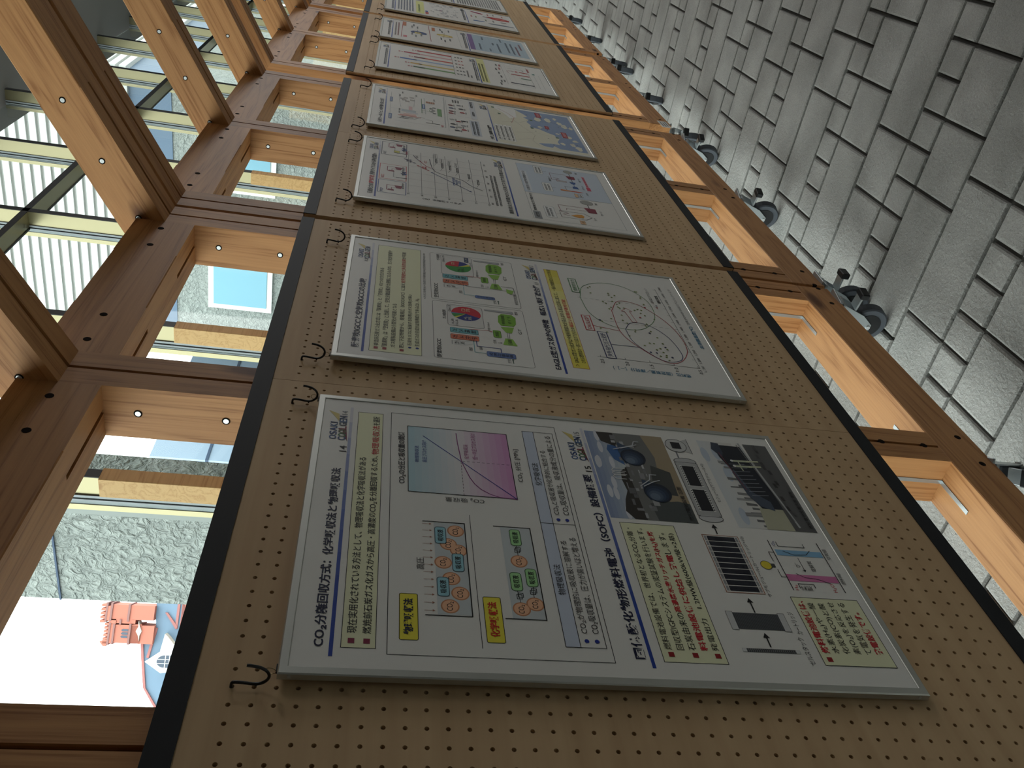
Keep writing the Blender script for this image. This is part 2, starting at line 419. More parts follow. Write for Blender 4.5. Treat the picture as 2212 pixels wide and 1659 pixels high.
def make_post_mesh():
    """lower end at local x = 0, upper (mitred at 30 degrees) at x = L; y = 0 is the front face"""
    mb = MB(); L0 = .391 + 1.32                    # length along the front face
    sec = notched(PW, PW, .008, .022)
    n = len(sec); top = [L0 + y * .577 for x, y in sec]
    vs = [(x, y, 0) for x, y in sec] + [(x, y, t) for (x, y), t in zip(sec, top)]
    fs = [list(range(n)), list(range(n, 2*n))[::-1]] + [(i, n + i, n + (i+1) % n, (i+1) % n) for i in range(n)]
    mb.add(vs, fs, TIMBER); return long_x(mb)
def make_rafter_mesh():
    mb = MB(); a = .34
    for sec, t0, t1 in ((notched(PW, PW, .009, .05), None, a), (chamf(PW, PW), a, 2.05)):
        n = len(sec); vs = [(x, y, -.577 * y if t0 is None else t0) for x, y in sec] + [(x, y, t1) for x, y in sec]
        mb.add(vs, [list(range(n)), list(range(n, 2*n))[::-1]] + [(i, n + i, n + (i+1) % n, (i+1) % n) for i in range(n)], TIMBER)
    return long_x(mb)
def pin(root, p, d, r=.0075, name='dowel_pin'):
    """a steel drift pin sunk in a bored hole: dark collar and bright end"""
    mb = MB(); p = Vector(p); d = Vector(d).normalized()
    mb.cyl(p - d * .006, p + d * .0006, r, HOLE_SHADE, 14); mb.cyl(p - d * .004, p + d * .0012, r * .66, ZINC, 14)
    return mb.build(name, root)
def hole_disc(root, p, d, r=.0072):  # solid dark disc on the timber, coloured as a hole's inner shade
    mb = MB(); p = Vector(p); d = Vector(d).normalized(); mb.cyl(p - d * .01, p + d * .0006, r, HOLE_SHADE, 12)
    return mb.build('hole_shade', root)

# perforated board, one mesh shared by all panels: x 0..0.80, y 0 front, z 0 at the top row of holes
def make_board(seg):
    mb = MB(); V = []; F = []; r = .0029; dp = .0115; p = .025
    x0, x1, zt, zb = 0.0, .80, .0735, -1.1345
    ox = .0259; nx, nz = 31, 44
    xa, xb = ox - p/2, ox + (nx-1)*p + p/2; za, zc = p/2, -(nz-1)*p - p/2
    cache = {}
    def vert(x, y, z):
        k = (round(x, 6), round(y, 6), round(z, 6))
        if k not in cache: cache[k] = len(V); V.append((x, y, z))
        return cache[k]
    q = seg // 4
    for i in range(nx):
        for j in range(nz):
            cx = ox + i*p; cz = -j*p
            ring = []; inner = []
            for k in range(seg):
                a = 2*math.pi*k/seg + math.pi/4
                ring.append(vert(cx + r*math.cos(a), 0, cz + r*math.sin(a))); inner.append(vert(cx + r*math.cos(a), dp, cz + r*math.sin(a)))
            cor = [vert(cx + sx*p/2, 0, cz + sz*p/2) for sx, sz in ((1,1),(-1,1),(-1,-1),(1,-1))]
            for c in range(4):
                arc = [ring[(c*q + t) % seg] for t in range(q + 1)]
                F.append([cor[c]] + arc + [cor[(c+1) % 4]])
            for k in range(seg): F.append([ring[(k+1) % seg], ring[k], inner[k], inner[(k+1) % seg]])
    mb.add(V, F, BOARD)
    for a, b in (((x0, zb), (x1, zc)), ((x0, za), (x1, zt)), ((x0, zc), (xa, za)), ((xb, zc), (x1, za))):
        mb.add([(a[0], 0, a[1]), (b[0], 0, a[1]), (b[0], 0, b[1]), (a[0], 0, b[1])], [(0, 1, 2, 3)], BOARD)
    # edges and closed back
    mb.add([(x0, 0, zb), (x1, 0, zb), (x1, .0118, zb), (x0, .0118, zb), (x0, 0, zt), (x1, 0, zt), (x1, .0118, zt), (x0, .0118, zt)],
           [(0, 3, 2, 1), (4, 5, 6, 7), (0, 4, 7, 3), (1, 2, 6, 5)], BOARD)
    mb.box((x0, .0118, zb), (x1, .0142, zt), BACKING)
    return mb
def make_trim(L, top):
    mb = MB(); f = .0299
    if top: za, zb, zc = .0737, .0737 - f, .0755
    else: za, zb, zc = -1.1347, -1.1347 + f, -1.1365
    mb.box((0, -.0022, min(za, zb)), (L, -.0004, max(za, zb)), TRIM)
    mb.box((0, -.0022, min(za, zc)), (L, .0165 - .002, max(za, zc)), TRIM)
    return mb
def make_caster(parent, ang):
    """plate and swivel fork in zinc, grey tyre; origin on the floor under the swivel"""
    c = empty('caster', (0, 0, 0)); c.parent = parent; c.rotation_euler = (0, 0, ang)
    mb = MB(); mb.box((-.045, -.035, .184), (.045, .035, .190), STEEL, .001); mb.cyl((0,0,.166),(0,0,.184), .027, STEEL, 20, .030); mb.build('mounting_plate', c)
    mb = MB()
    for sy in (-.021, .021):
        mb.prism([(-.03, .168), (.03, .168), (.052, .075), (.048, .052), (.030, .052), (.0, .09)], 1, sy - .0015, sy + .0015, STEEL)
    mb.box((-.03, -.0225, .160), (.03, .0225, .168), STEEL, .001)
    mb.build('fork', c)
    mb = MB(); wc = Vector((.038, 0, .06))
    prof = [(.060, -.012), (.0600, .012), (.057, .016), (.043, .016)]
    mb.cyl(wc + Vector((0, -.0125, 0)), wc + Vector((0, .0125, 0)), .060, RUBBER, 32)
    mb.cyl(wc + Vector((0, -.016, 0)), wc + Vector((0, -.0125, 0)), .056, RUBBER, 32, .060); mb.cyl(wc + Vector((0, .0125, 0)), wc + Vector((0, .016, 0)), .060, RUBBER, 32, .056)
    mb.cyl(wc + Vector((0, -.0175, 0)), wc + Vector((0, .0175, 0)), .040, BLACKPL, 24)
    mb.build('wheel', c)
    mb = MB(); mb.cyl(wc + Vector((0, -.026, 0)), wc + Vector((0, .026, 0)), .0065, ZINC, 8); mb.build('axle_bolt', c)
    mb = MB(); mb.box((-.062, -.017, .118), (-.012, .017, .124), STEEL, .001); mb.box((-.070, -.019, .104), (-.052, .019, .128), BLACKPL, .002)
    mb.build('brake_lever', c)
    return c

MESH = {}
def shared(key, fn, name, parent, loc, rot=(0,0,0), scale=None):
    if key not in MESH: 
        o = fn().build(name); MESH[key] = o.data
    else:
        o = bpy.data.objects.new(name, MESH[key]); COL.objects.link(o)
    o.parent = parent; o.location = loc; o.rotation_euler = rot
    if scale: o.scale = scale
    return o
def make_frame(x0, L, bx, bw, angs, label):
    """x0: near end of the timber; L: length; bx: near edge of the boards; bw: width of one board"""
    root = empty('display_frame', (x0, YF + PW/2, 0), label, 'display stand', 'cedar display frames on casters in a row by the window')
    dy = -PW/2; zb = Z0 - 1.425; zr = Z0 - 1.32
    centers = [PW/2, L/2 + .0015, L - PW/2]
    mb = MB(); mb.box((0, dy, zb), (L, dy + PW, zr), TIMBER, .002); mb.build('bottom_rail', root)
    for cx in centers:
        post = shared('post', make_post_mesh, 'post', root, (cx, dy, zr), (0, -math.pi/2, 0))
        # rafter: its lower face leaves the post front at z=.391, rising 30 degrees towards the room
        raf = shared('rafter', make_rafter_mesh, 'rafter', root, (cx, dy, Z0 + .391), RAF_ROT)
        x = cx - PW/2
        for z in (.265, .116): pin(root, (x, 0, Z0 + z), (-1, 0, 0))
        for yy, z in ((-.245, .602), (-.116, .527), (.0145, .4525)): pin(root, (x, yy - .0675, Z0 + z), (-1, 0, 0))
        for z in (-1.186, -1.285): hole_disc(root, (cx, dy, Z0 + z), (0, -1, 0))
        for sx in (-.05, .045): hole_disc(root, (cx + sx, dy, Z0 - 1.392), (0, -1, 0))
        # slotted-in steel plate showing on the post flank and along the rail
        mb = MB(); e = .0012
        mb.box((cx - PW/2 - e, -.0045, zr), (cx + PW/2 + e, .0045, Z0 - 1.05), STEEL)
        mb.box((cx - PW/2 - .10, -.0045, zr - .05), (cx + PW/2 + .10, .0045, zr + e), STEEL) if PW < cx < L - PW else \
            mb.box((max(0, cx - PW/2 - .10), -.0045, zr - .05), (min(L, cx + PW/2 + .10), .0045, zr + e), STEEL)
        mb.build('connector_plate', root)
        mb = MB(); mb.box((cx - .0035, dy + .008, Z0 - 1.1), (cx + .0005, dy + .02, Z0 + .385), STEEL); mb.build('connector_plate', root)
    for a, b in ((centers[0] + PW/2, centers[1] - PW/2), (centers[1] + PW/2, centers[2] - PW/2)):
        mb = MB(); s = .19; z0, z1 = Z0 + .322, Z0 + .457
        nt = [(dy, z0), (-.005, z0), (-.005, z0 + .05), (.005, z0 + .05), (.005, z0), (dy + PW, z0), (dy + PW, z1), (dy, z1)]
        full = [(dy, z0 + .002), (dy + .002, z0), (dy + PW, z0), (dy + PW, z1), (dy + .002, z1), (dy, z1 - .002)]
        mb.prism(nt, 0, a, a + s, TIMBER); mb.prism(full, 0, a + s, b - s, TIMBER); mb.prism(nt, 0, b - s, b, TIMBER)
        mb.build('header_beam', root)
        for x in (a + .045, a + .145, b - .145, b - .045): hole_disc(root, (x, dy, Z0 + .39), (0, -1, 0))
    for k in range(2):
        x = bx - x0 + k * (bw + .0011)
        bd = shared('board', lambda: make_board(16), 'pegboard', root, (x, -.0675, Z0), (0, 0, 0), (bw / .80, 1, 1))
    for top in (True, False):
        o = make_trim(2 * bw + .0011, top).build('edge_trim', root); o.location = (bx - x0, -.0675, Z0)
    for cx, a in zip(centers, angs):
        c = make_caster(root, a); c.location = (cx - .02 * math.cos(a), -.0 - .02 * math.sin(a), 0)
    return root
# rafter local frame: +x along the rafter, +y into its section (up), z across
_d = Vector((0, -math.cos(math.radians(30)), math.sin(math.radians(30)))); _y = Vector((0, math.sin(math.radians(30)), math.cos(math.radians(30))))
RAF_ROT = Matrix((_d, _y, _d.cross(_y))).transposed().to_euler()
FR = [(-.100, 1.600, -.1012, .80, (2.6, .5, 1.35), 'nearest cedar display frame, carrying the posters numbered 12 to 15'),
      (1.516, 1.600, 1.5284, .80, (1.5, 1.25, 1.1), 'second cedar display frame, carrying the efficiency chart and the blue sea map posters'),
      (3.258, 1.602, 3.270, .80, (.5, .35, .3), 'third cedar display frame, carrying the coloured bar chart poster'),
      (4.945, 1.80, 4.935, .895, (.3, .2, .3), 'farthest cedar display frame, carrying the poster with the red rocket-like drawing')]
frames = [make_frame(*a) for a in FR]
# small paper sticker on the third frame's rail
mb = MB(); mb.box((-.055, -.0012, -.022), (.055, 0, .022), PAPER); 
lab = mb.build('paper_sticker', frames[2]); lab.location = (-.02 + .03, -PW/2, Z0 - 1.39)
mb = MB()
for k in range(3): mb.box((-.04 + .01 * (k == 2), -.0016, .010 - k * .012), (.042 - .015 * (k == 1), -.0011, .014 - k * .012), ink((90, 92, 95)))
tx = mb.build('sticker_print', lab)

# ------------------------------------------------------------------ lettering: the built-in font, turned into flat mesh glyphs
_fc = bpy.data.curves.new('lettering', 'FONT'); _fo = bpy.data.objects.new('lettering', _fc); COL.objects.link(_fo)
_fc.resolution_u = 3
_TX = {}
def glyphs(s, bold):
    key = (s, bold)
    if key not in _TX:
        _fc.body = s; _fc.size = 1.0; _fc.offset = bold
        bpy.context.view_layer.update()
        ev = _fo.evaluated_get(bpy.context.evaluated_depsgraph_get()); me = ev.to_mesh()
        _TX[key] = ([tuple(v.co) for v in me.vertices], [tuple(p.vertices) for p in me.polygons])
        ev.to_mesh_clear()
    return _TX[key]
class Sheet:
    """printed matter laid out in mm from the poster's outer top-left corner; x right, y down"""
    def __init__(s): s.mb = MB(); s.n = 0
    def put(s, pts, faces, rgb, layer):
        s.n += 1; y = -(.00010 * layer + .0000006 * s.n)
        s.mb.add([(p[0] / 1000, y, -p[1] / 1000) for p in pts], faces, ink(rgb))
    def P(s, pts, rgb, layer=1): s.put(pts, [tuple(range(len(pts)))], rgb, layer)
    def R(s, x0, y0, x1, y1, rgb, layer=1): s.P([(x0, y1), (x1, y1), (x1, y0), (x0, y0)], rgb, layer)
    def L(s, pts, wd, rgb, layer=3):
        for (x0, y0), (x1, y1) in zip(pts[:-1], pts[1:]):
            d = math.hypot(x1 - x0, y1 - y0) or 1; nx, ny = (y1 - y0) / d * wd / 2, -(x1 - x0) / d * wd / 2
            ex, ey = (x1 - x0) / d * wd * .3, (y1 - y0) / d * wd * .3
            s.P([(x0 - ex + nx, y0 - ey + ny), (x1 + ex + nx, y1 + ey + ny), (x1 + ex - nx, y1 + ey - ny), (x0 - ex - nx, y0 - ey - ny)], rgb, layer)
    def B(s, x0, y0, x1, y1, fill, line, wd=.8, layer=1, r=0):
        pts = [(x0, y0), (x1, y0), (x1, y1), (x0, y1)]
        if r:
            pts = []
            for cx, cy, a0 in ((x1 - r, y0 + r, -90), (x1 - r, y1 - r, 0), (x0 + r, y1 - r, 90), (x0 + r, y0 + r, 180)):
                for k in range(5): a = math.radians(a0 + k * 22.5); pts.append((cx + r * math.cos(a), cy + r * math.sin(a)))
        if fill: s.P(pts, fill, layer)
        if line: s.L(pts + [pts[0]], wd, line, layer + 1)
    def E(s, cx, cy, rx, ry, fill, line=None, wd=.8, layer=1, rot=0, n=28):
        pts = []
        for k in range(n):
            a = 2 * math.pi * k / n; u, v = rx * math.cos(a), ry * math.sin(a)
            pts.append((cx + u * math.cos(rot) - v * math.sin(rot), cy + u * math.sin(rot) + v * math.cos(rot)))
        if fill: s.P(pts, fill, layer)
        if line: s.L(pts + [pts[0]], wd, line, layer + 1)
    def pie(s, cx, cy, r, parts, layer=2):
        a = -90.0
        for frac, rgb in parts:
            b = a + 360 * frac; n = max(2, int(frac * 24))
            s.P([(cx, cy)] + [(cx + r * math.cos(math.radians(a + (b - a) * k / n)), cy + r * math.sin(math.radians(a + (b - a) * k / n))) for k in range(n + 1)], rgb, layer); a = b
    def A(s, x0, y0, x1, y1, wd, hd, rgb, layer=3):
        d = math.hypot(x1 - x0, y1 - y0); ux, uy = (x1 - x0) / d, (y1 - y0) / d; bx, by = x1 - ux * hd, y1 - uy * hd
        s.L([(x0, y0), (bx, by)], wd, rgb, layer); s.P([(bx - uy * hd * .55, by + ux * hd * .55), (x1, y1), (bx + uy * hd * .55, by - ux * hd * .55)], rgb, layer)
    def T(s, x0, y0, x1, y1, text, rgb, bold=0.0, layer=5, vert=0):
        """text filling the box exactly; vert=1 turns it to read upwards, -1 downwards"""
        v, f = glyphs(text, bold)
        if not v: return
        ax, bx = min(p[0] for p in v), max(p[0] for p in v); ay, by = min(p[1] for p in v), max(p[1] for p in v)
        sx, sy = (bx - ax) or 1, (by - ay) or 1
        if vert == 0: pts = [(x0 + (p[0]-ax)/sx*(x1-x0), y1 - (p[1]-ay)/sy*(y1-y0)) for p in v]
        elif vert > 0: pts = [(x1 - (p[1]-ay)/sy*(x1-x0) if False else x0 + (1-(p[1]-ay)/sy)*(x1-x0), y1 - (p[0]-ax)/sx*(y1-y0)) for p in v]
        else: pts = [(x0 + (p[1]-ay)/sy*(x1-x0), y0 + (p[0]-ax)/sx*(y1-y0)) for p in v]
        s.put(pts, f, rgb, layer)
    def blur(s, x0, y0, x1, y1, rgb, layer=4, cell=None):
        """a line of print too small to read in the photograph: broken short dashes"""
        h = y1 - y0; c = cell or h * .9; x = x0; rr = random.Random(int(x0 * 7 + y0 * 13))
        while x < x1 - c * .4:
            k = rr.random(); s.R(x, y0 + h * .1 * k, min(x + c * .78, x1), y0 + h * .38, rgb, layer)
            s.R(x + c * .1, y0 + h * .55, min(x + c * (.5 + .3 * k), x1), y1 - h * .08, rgb, layer); s.R(x + c * .3, y0, min(x + c * .45, x1), y1, rgb, layer); x += c
    def build(s, name, parent): 
        o = s.mb.build(name, parent); return o
NAVY = (20, 26, 60); INK = (26, 26, 28); RED = (190, 34, 48); BLUE = (28, 48, 140); YEL = (226, 226, 190); GREY = (120, 124, 128)

def slide_head(s, oy, num, title, x1, bold=.022, num_x=455, tcol=NAVY):
    s.T(43, oy + 35, x1, oy + 51, title, tcol, bold)
    n = 12
    for k in range(n):                                   # the rule under the title, printed fading from blue to pale grey
        t = k / (n - 1); c = tuple(int(a + (b - a) * t ** 1.6) for a, b in zip((34, 62, 150), (206, 205, 212)))
        s.R(29 + 542 * k / n, oy + 56, 29 + 542 * (k + 1) / n + .2, oy + 61, c, 2)
    logo(s, oy)
    if num: s.T(num_x - 14, oy + 44, num_x + 2, oy + 55, num, INK, .01); s.T(547, oy + 42, 558, oy + 52, num, GREY, 0)
def logo(s, oy, ox=0):
    s.P([(ox + 557, oy + 20), (ox + 548, oy + 38), (ox + 524, oy + 40), (ox + 540, oy + 31)], (206, 188, 112), 3)
    s.P([(ox + 468, oy + 55), (ox + 505, oy + 52), (ox + 498, oy + 46)], (110, 34, 56), 3)
    for k, ch in enumerate('OSAKI'): s.T(ox + (474, 486, 497, 509, 520)[k], oy + 25, ox + (485, 496, 508, 519, 523)[k], oy + 37, ch, ((62, 92, 140), (44, 68, 120), (44, 68, 120), (66, 96, 140), (36, 56, 96))[k], .02)
    cs = [(46, 74, 120), (52, 104, 66), (86, 92, 56), (128, 60, 70), (74, 84, 96), (62, 88, 124), (34, 52, 92)]
    for k, ch in enumerate('COOLGEN'): s.T(ox + 472 + k * 10.2, oy + 39, ox + 481.4 + k * 10.2, oy + 52, ch, cs[k], .03)

def p1(up, lo):
    s = up
    slide_head(s, 0, '14', 'CO₂分離回収方式：化学吸収法と物理吸収法', 397)
    s.B(43, 70, 559, 112, YEL, INK, .9)
    for y in (78, 97): s.R(50, y, 58, y + 8, (128, 36, 64), 4)
    s.T(66, 76, 430, 88, '現在実用化されている方法として、物理吸収法と化学吸収法がある', INK, .004)
    s.T(66, 95, 436, 107, '燃焼前石炭ガス化ガスから高圧・高濃度のCO₂を分離回収するため、', INK, .004)
    s.T(440, 95, 522, 107, '物理吸収法', RED, .006); s.T(523, 95, 549, 107, 'を選択', INK, .004)
    s.L([(35, 126), (566, 126), (566, 418), (35, 418), (35, 126)], .9, INK)
    s.B(59, 141, 138, 165, (232, 218, 70), INK, .9, 1, 2.5); s.T(68, 146, 129, 159, '物理吸収法', NAVY, .028)
    s.T(185, 164, 208, 175, '高圧', INK, 0)
    for k in range(13): s.A(110 + k * 14.2, 174, 110 + k * 14.2, 188, .6, 3.5, (160, 112, 92))
    s.R(104, 191, 284, 236, (196, 202, 204)); s.L([(102, 175), (102, 237), (286, 237), (286, 175)], 1.6, INK)
    for x, y in ((119, 208), (143, 223), (170, 212), (201, 202), (239, 211), (227, 225), (268, 223)):
        s.E(x, y, 12.5, 12.5, (196, 134, 96)); s.E(x, y, 10.6, 10.6, (232, 180, 144), None, 1, 2); s.T(x - 8, y - 4.5, x + 8, y + 5, 'CO₂', INK, 0, 3)
    for x, y in ((154, 200), (202, 223), (257, 200)):
        s.B(x - 17.5, y - 8, x + 17.5, y + 8, (150, 198, 210), (60, 84, 96), 1, 4, 4); s.T(x - 12, y - 4.5, x + 12, y + 4.5, '吸収液', INK, .01, 6)
    s.L([(50, 246), (306, 246)], .8, INK)
    s.B(60, 253, 139, 277, (232, 218, 70), INK, .9, 1, 2.5); s.T(69, 258, 130, 271, '化学吸収法', (196, 40, 34), .028)
    s.R(103, 291, 284, 336, (196, 202, 204)); s.L([(102, 281), (102, 337), (285, 337), (285, 281)], 1.6, INK)
    for x, y, gx, gy in ((120, 305, 171, 303), (130, 325, 180, 326), (212, 312, 262, 312)):
        s.E(x, y, 12.5, 12.5, (196, 134, 96)); s.E(x, y, 10.6, 10.6, (232, 180, 144), None, 1, 2); s.T(x - 8, y - 4.5, x + 8, y + 5, 'CO₂', INK, 0, 3)
        s.L([(x + 12, y), (gx - 18, gy)], .9, INK, 2); m = (x + gx) / 2 - 2
        s.L([(m - 5, y - 4), (m + 3, y - 4), (m + 3, y + 3), (m - 5, y + 3), (m - 5, y - 4)], 1, INK, 3); s.L([(m - 2, y - 2), (m + 6, y - 2), (m + 6, y + 5), (m - 2, y + 5), (m - 2, y - 2)], 1, INK, 3)
        s.B(gx - 17.5, gy - 8, gx + 17.5, gy + 8, (160, 210, 148), (62, 98, 62), 1, 4, 5); s.T(gx - 12, gy - 4.5, gx + 12, gy + 4.5, '吸収液', INK, .01, 6)
    s.T(371, 138, 510, 150, 'CO₂の分圧と吸収量の関係', INK, .016)
    for k in range(16):                                  # tinted ground of the graph, blue above, pink below
        t = k / 15; c0, c1, c2 = (176, 204, 214), (222, 218, 220), (208, 152, 196)
        c = tuple(int(a + (b - a) * t * 2) for a, b in zip(c0, c1)) if t < .5 else tuple(int(a + (b - a) * (t * 2 - 1)) for a, b in zip(c1, c2))
        s.R(353, 154.5 + 10.72 * k, 530, 154.5 + 10.72 * (k + 1) + .1, c)
    s.L([(353, 154), (530, 154), (530, 326), (353, 326), (353, 154)], 1.3, INK)
    s.L([(352, 326), (504, 180)], 1.5, BLUE); s.L([(352, 326), (354, 298), (360, 283), (371, 269), (383, 260), (399, 253), (440, 242), (490, 238), (520, 237)], 1.5, (126, 40, 112))
    for k in range(11): s.L([(353 + k * 8, 241), (357.5 + k * 8, 241)], .7, INK); 
    for k in range(10): s.L([(441, 243 + k * 8.3), (441, 247.5 + k * 8.3)], .7, INK)
    s.T(429, 165, 474, 172, '物理吸収法', BLUE, 0); s.T(430, 177, 491, 185, '高圧プロセス向け', BLUE, 0)
    s.T(448, 247, 489, 255, '化学吸収法', (150, 44, 120), 0); s.T(448, 261, 523, 270, '低～中圧プロセス向け', (150, 44, 120), 0)
    s.T(335, 211, 346, 272, 'CO₂ 吸収量', INK, 0, 5, 1); s.T(398, 332, 487, 343, 'CO₂ 分圧 [MPa]', INK, 0)
    s.R(58, 356, 545, 376, (196, 204, 220)); s.L([(58, 356), (545, 356), (545, 411), (58, 411), (58, 356)], .9, INK); s.L([(58, 376), (545, 376)], .9, INK); s.L([(300, 356), (300, 411)], .9, INK)
    s.T(150, 361, 210, 372, '物理吸収法', INK, 0); s.T(392, 361, 452, 372, '化学吸収法', INK, 0)
    for x in (69, 310):
        for y in (386, 400): s.E(x, y, 3.2, 3.2, BLUE, None, 1, 4)
    s.T(82, 380, 262, 391, 'CO₂が物理的に吸収液に溶解する', INK, 0); s.T(82, 395, 270, 407, 'CO₂吸収量は、圧力が高いほど増える', INK, 0)
    s.T(322, 380, 490, 391, 'CO₂と吸収液が化学的に結合する', INK, 0); s.T(322, 395, 536, 407, 'CO₂吸収量は、吸収液成分の量による', INK, 0)
    s = lo; o = 411
    slide_head(s, o, '15', '固体酸化物形燃料電池（SOFC）設備概要', 432)
    s.B(40, 486, 315, 576, YEL, INK, .9)
    for y in (495, 529, 561): s.R(49, y, 57, y + 8, (140, 26, 30), 4)
    s.T(61, 492, 303, 503, '燃料電池設備では、世界初となるCO₂分離・', INK, 0); s.T(61, 509, 303, 520, '回収型IGFCシステムの実証試験を行います。', INK, 0)
    s.T(61, 526, 128, 537, '石炭由来の', INK, 0); s.T(129, 526, 298, 537, '高濃度水素リッチガス(H₂)を燃', RED, .02)
    s.T(61, 543, 246, 554, '料電池設備に供給し発電', RED, .02); s.T(248, 543, 296, 554, 'します。', INK, 0)
    s.T(61, 560, 296, 571, '発電出力　1.2MW級(600kW級×2基)', INK, 0)
    photo_tanks(s, 325, 474, 566, 622); photo_vessel(s, 323, 692, 567, 832)
    # cell stack, cartridge, sub module, module
    s.B(63, 605, 69, 690, (110, 112, 114), INK, .5); s.R(63, 605, 69, 611, (214, 214, 212), 3); s.R(63, 684, 69, 690, (214, 214, 212), 3)
    for k in range(24): s.R(63.4, 612 + k * 3, 68.6, 613.2 + k * 3, (40, 40, 42), 3)
    s.T(44, 696, 92, 705, 'セルスタック', INK, 0)
    s.B(104, 605, 134, 691, (84, 86, 90), INK, .5); s.B(102, 603, 136, 613, (200, 200, 200), INK, .5, 3); s.B(102, 683, 136, 693, (200, 200, 200), INK, .5, 3)
    for k in range(26): s.R(105, 614 + k * 2.6, 133, 614.7 + k * 2.6, (52, 54, 58), 3)
    s.T(98, 700, 140, 709, 'カートリッジ', INK, 0)
    s.B(174, 619, 299, 680, (226, 222, 216), (150, 90, 60), 1.2)
    for k in range(10): s.R(177 + k * 12.1, 626, 187.4 + k * 12.1, 673, (30, 32, 44), 3); s.R(177 + k * 12.1, 621, 187.4 + k * 12.1, 625, (150, 150, 152), 3); s.R(177 + k * 12.1, 674, 187.4 + k * 12.1, 678, (150, 150, 152), 3)
    s.T(168, 683, 300, 691, 'サブモジュール(カートリッジ×10)', INK, 0)
    s.B(345, 628, 492, 670, (172, 172, 172), INK, 1, 1, 3); s.E(341, 649, 10, 21, (196, 196, 196), INK, 1, 1); s.E(495, 649, 10, 21, (184, 184, 184), INK, 1, 1); s.R(347, 630, 490, 668, (176, 176, 176), 2)
    for a in (358, 424):
        s.R(a, 634, a + 58, 664, (214, 214, 210), 3); s.R(a + 1, 638, a + 57, 660, (30, 30, 36), 4)
        for k in range(9): s.R(a + 3 + k * 6.1, 634.8, a + 6 + k * 6.1, 637.2, (30, 30, 36), 4); s.R(a + 3 + k * 6.1, 660.8, a + 6 + k * 6.1, 663.2, (30, 30, 36), 4)
    s.T(384, 675, 492, 683, 'モジュール(サブモジュール×2)', INK, 0)
    s.P([(520, 671), (530, 652), (556, 652), (566, 671)], (190, 190, 188)); s.L([(520, 671), (566, 671)], 1, INK); s.E(543, 645, 20, 20, (196, 196, 194), INK, 1, 2); s.R(533, 636, 553, 654, (30, 30, 36), 4)
    s.L([(505, 640), (522, 640)], 3, GREY, 2)
    for x0, x1, y in ((73, 98, 649), (136, 164, 649), (303, 326, 647)): s.A(x0, y, x1, y, 2.2, 9, INK)
    # how the cell works
    s.L([(186, 731), (296, 731)], 1.4, INK); s.L([(186, 817), (296, 817)], 1.4, INK)
    s.R(206, 732, 220, 816, (206, 120, 166)); s.R(262, 735, 275, 815, (132, 178, 212))
    s.L([(213, 731), (213, 722), (229, 722)], 1.1, INK); s.L([(247, 722), (268, 722), (268, 731)], 1.1, INK)
    s.E(237, 706, 9, 9, (226, 206, 60), INK, .8, 3); s.R(233, 714, 241, 721, (70, 70, 72), 4)
    s.L([(190, 744), (200, 744), (200, 770), (192, 770)], 1.2, INK); s.L([(293, 744), (283, 744), (283, 790), (291, 790)], 1.2, INK)
    s.L([(222, 750), (214, 762), (212, 782), (204, 800)], 1, INK, 4); s.L([(272, 748), (264, 764), (266, 786), (276, 796)], 1, INK, 4); s.A(258, 768, 226, 768, 1, 5, INK)
    s.T(186, 735, 197, 741, 'H₂', RED, 0); s.T(186, 745, 196, 764, '燃料', INK, 0, 5, 1); s.T(284, 735, 294, 741, 'O₂', BLUE, 0); s.T(236, 757, 246, 764, 'O²⁻', INK, 0); s.T(228, 780, 252, 788, '電解質', INK, 0)
    s.T(185, 798, 203, 805, 'H₂O', RED, 0); s.T(204, 820, 228, 827, '燃料極', INK, 0); s.T(258, 820, 282, 827, '空気極', INK, 0)
    s.B(45, 719, 171, 828, YEL, INK, .9); s.R(51, 726, 59, 734, (140, 26, 30), 4)
    for k, (t, c, x1) in enumerate((('燃料電池設備は、', RED, 164), ('水素(H₂)や一酸', INK, 161), ('化炭素(CO)と酸', INK, 161), ('素(O₂)を反応させ', INK, 164), ('て電気を発生する', INK, 164), ('発電設備です。', RED, 146))):
        s.T(66, 724 + k * 16.6, x1, 736 + k * 16.6, t, c, .02 if c == RED else 0)

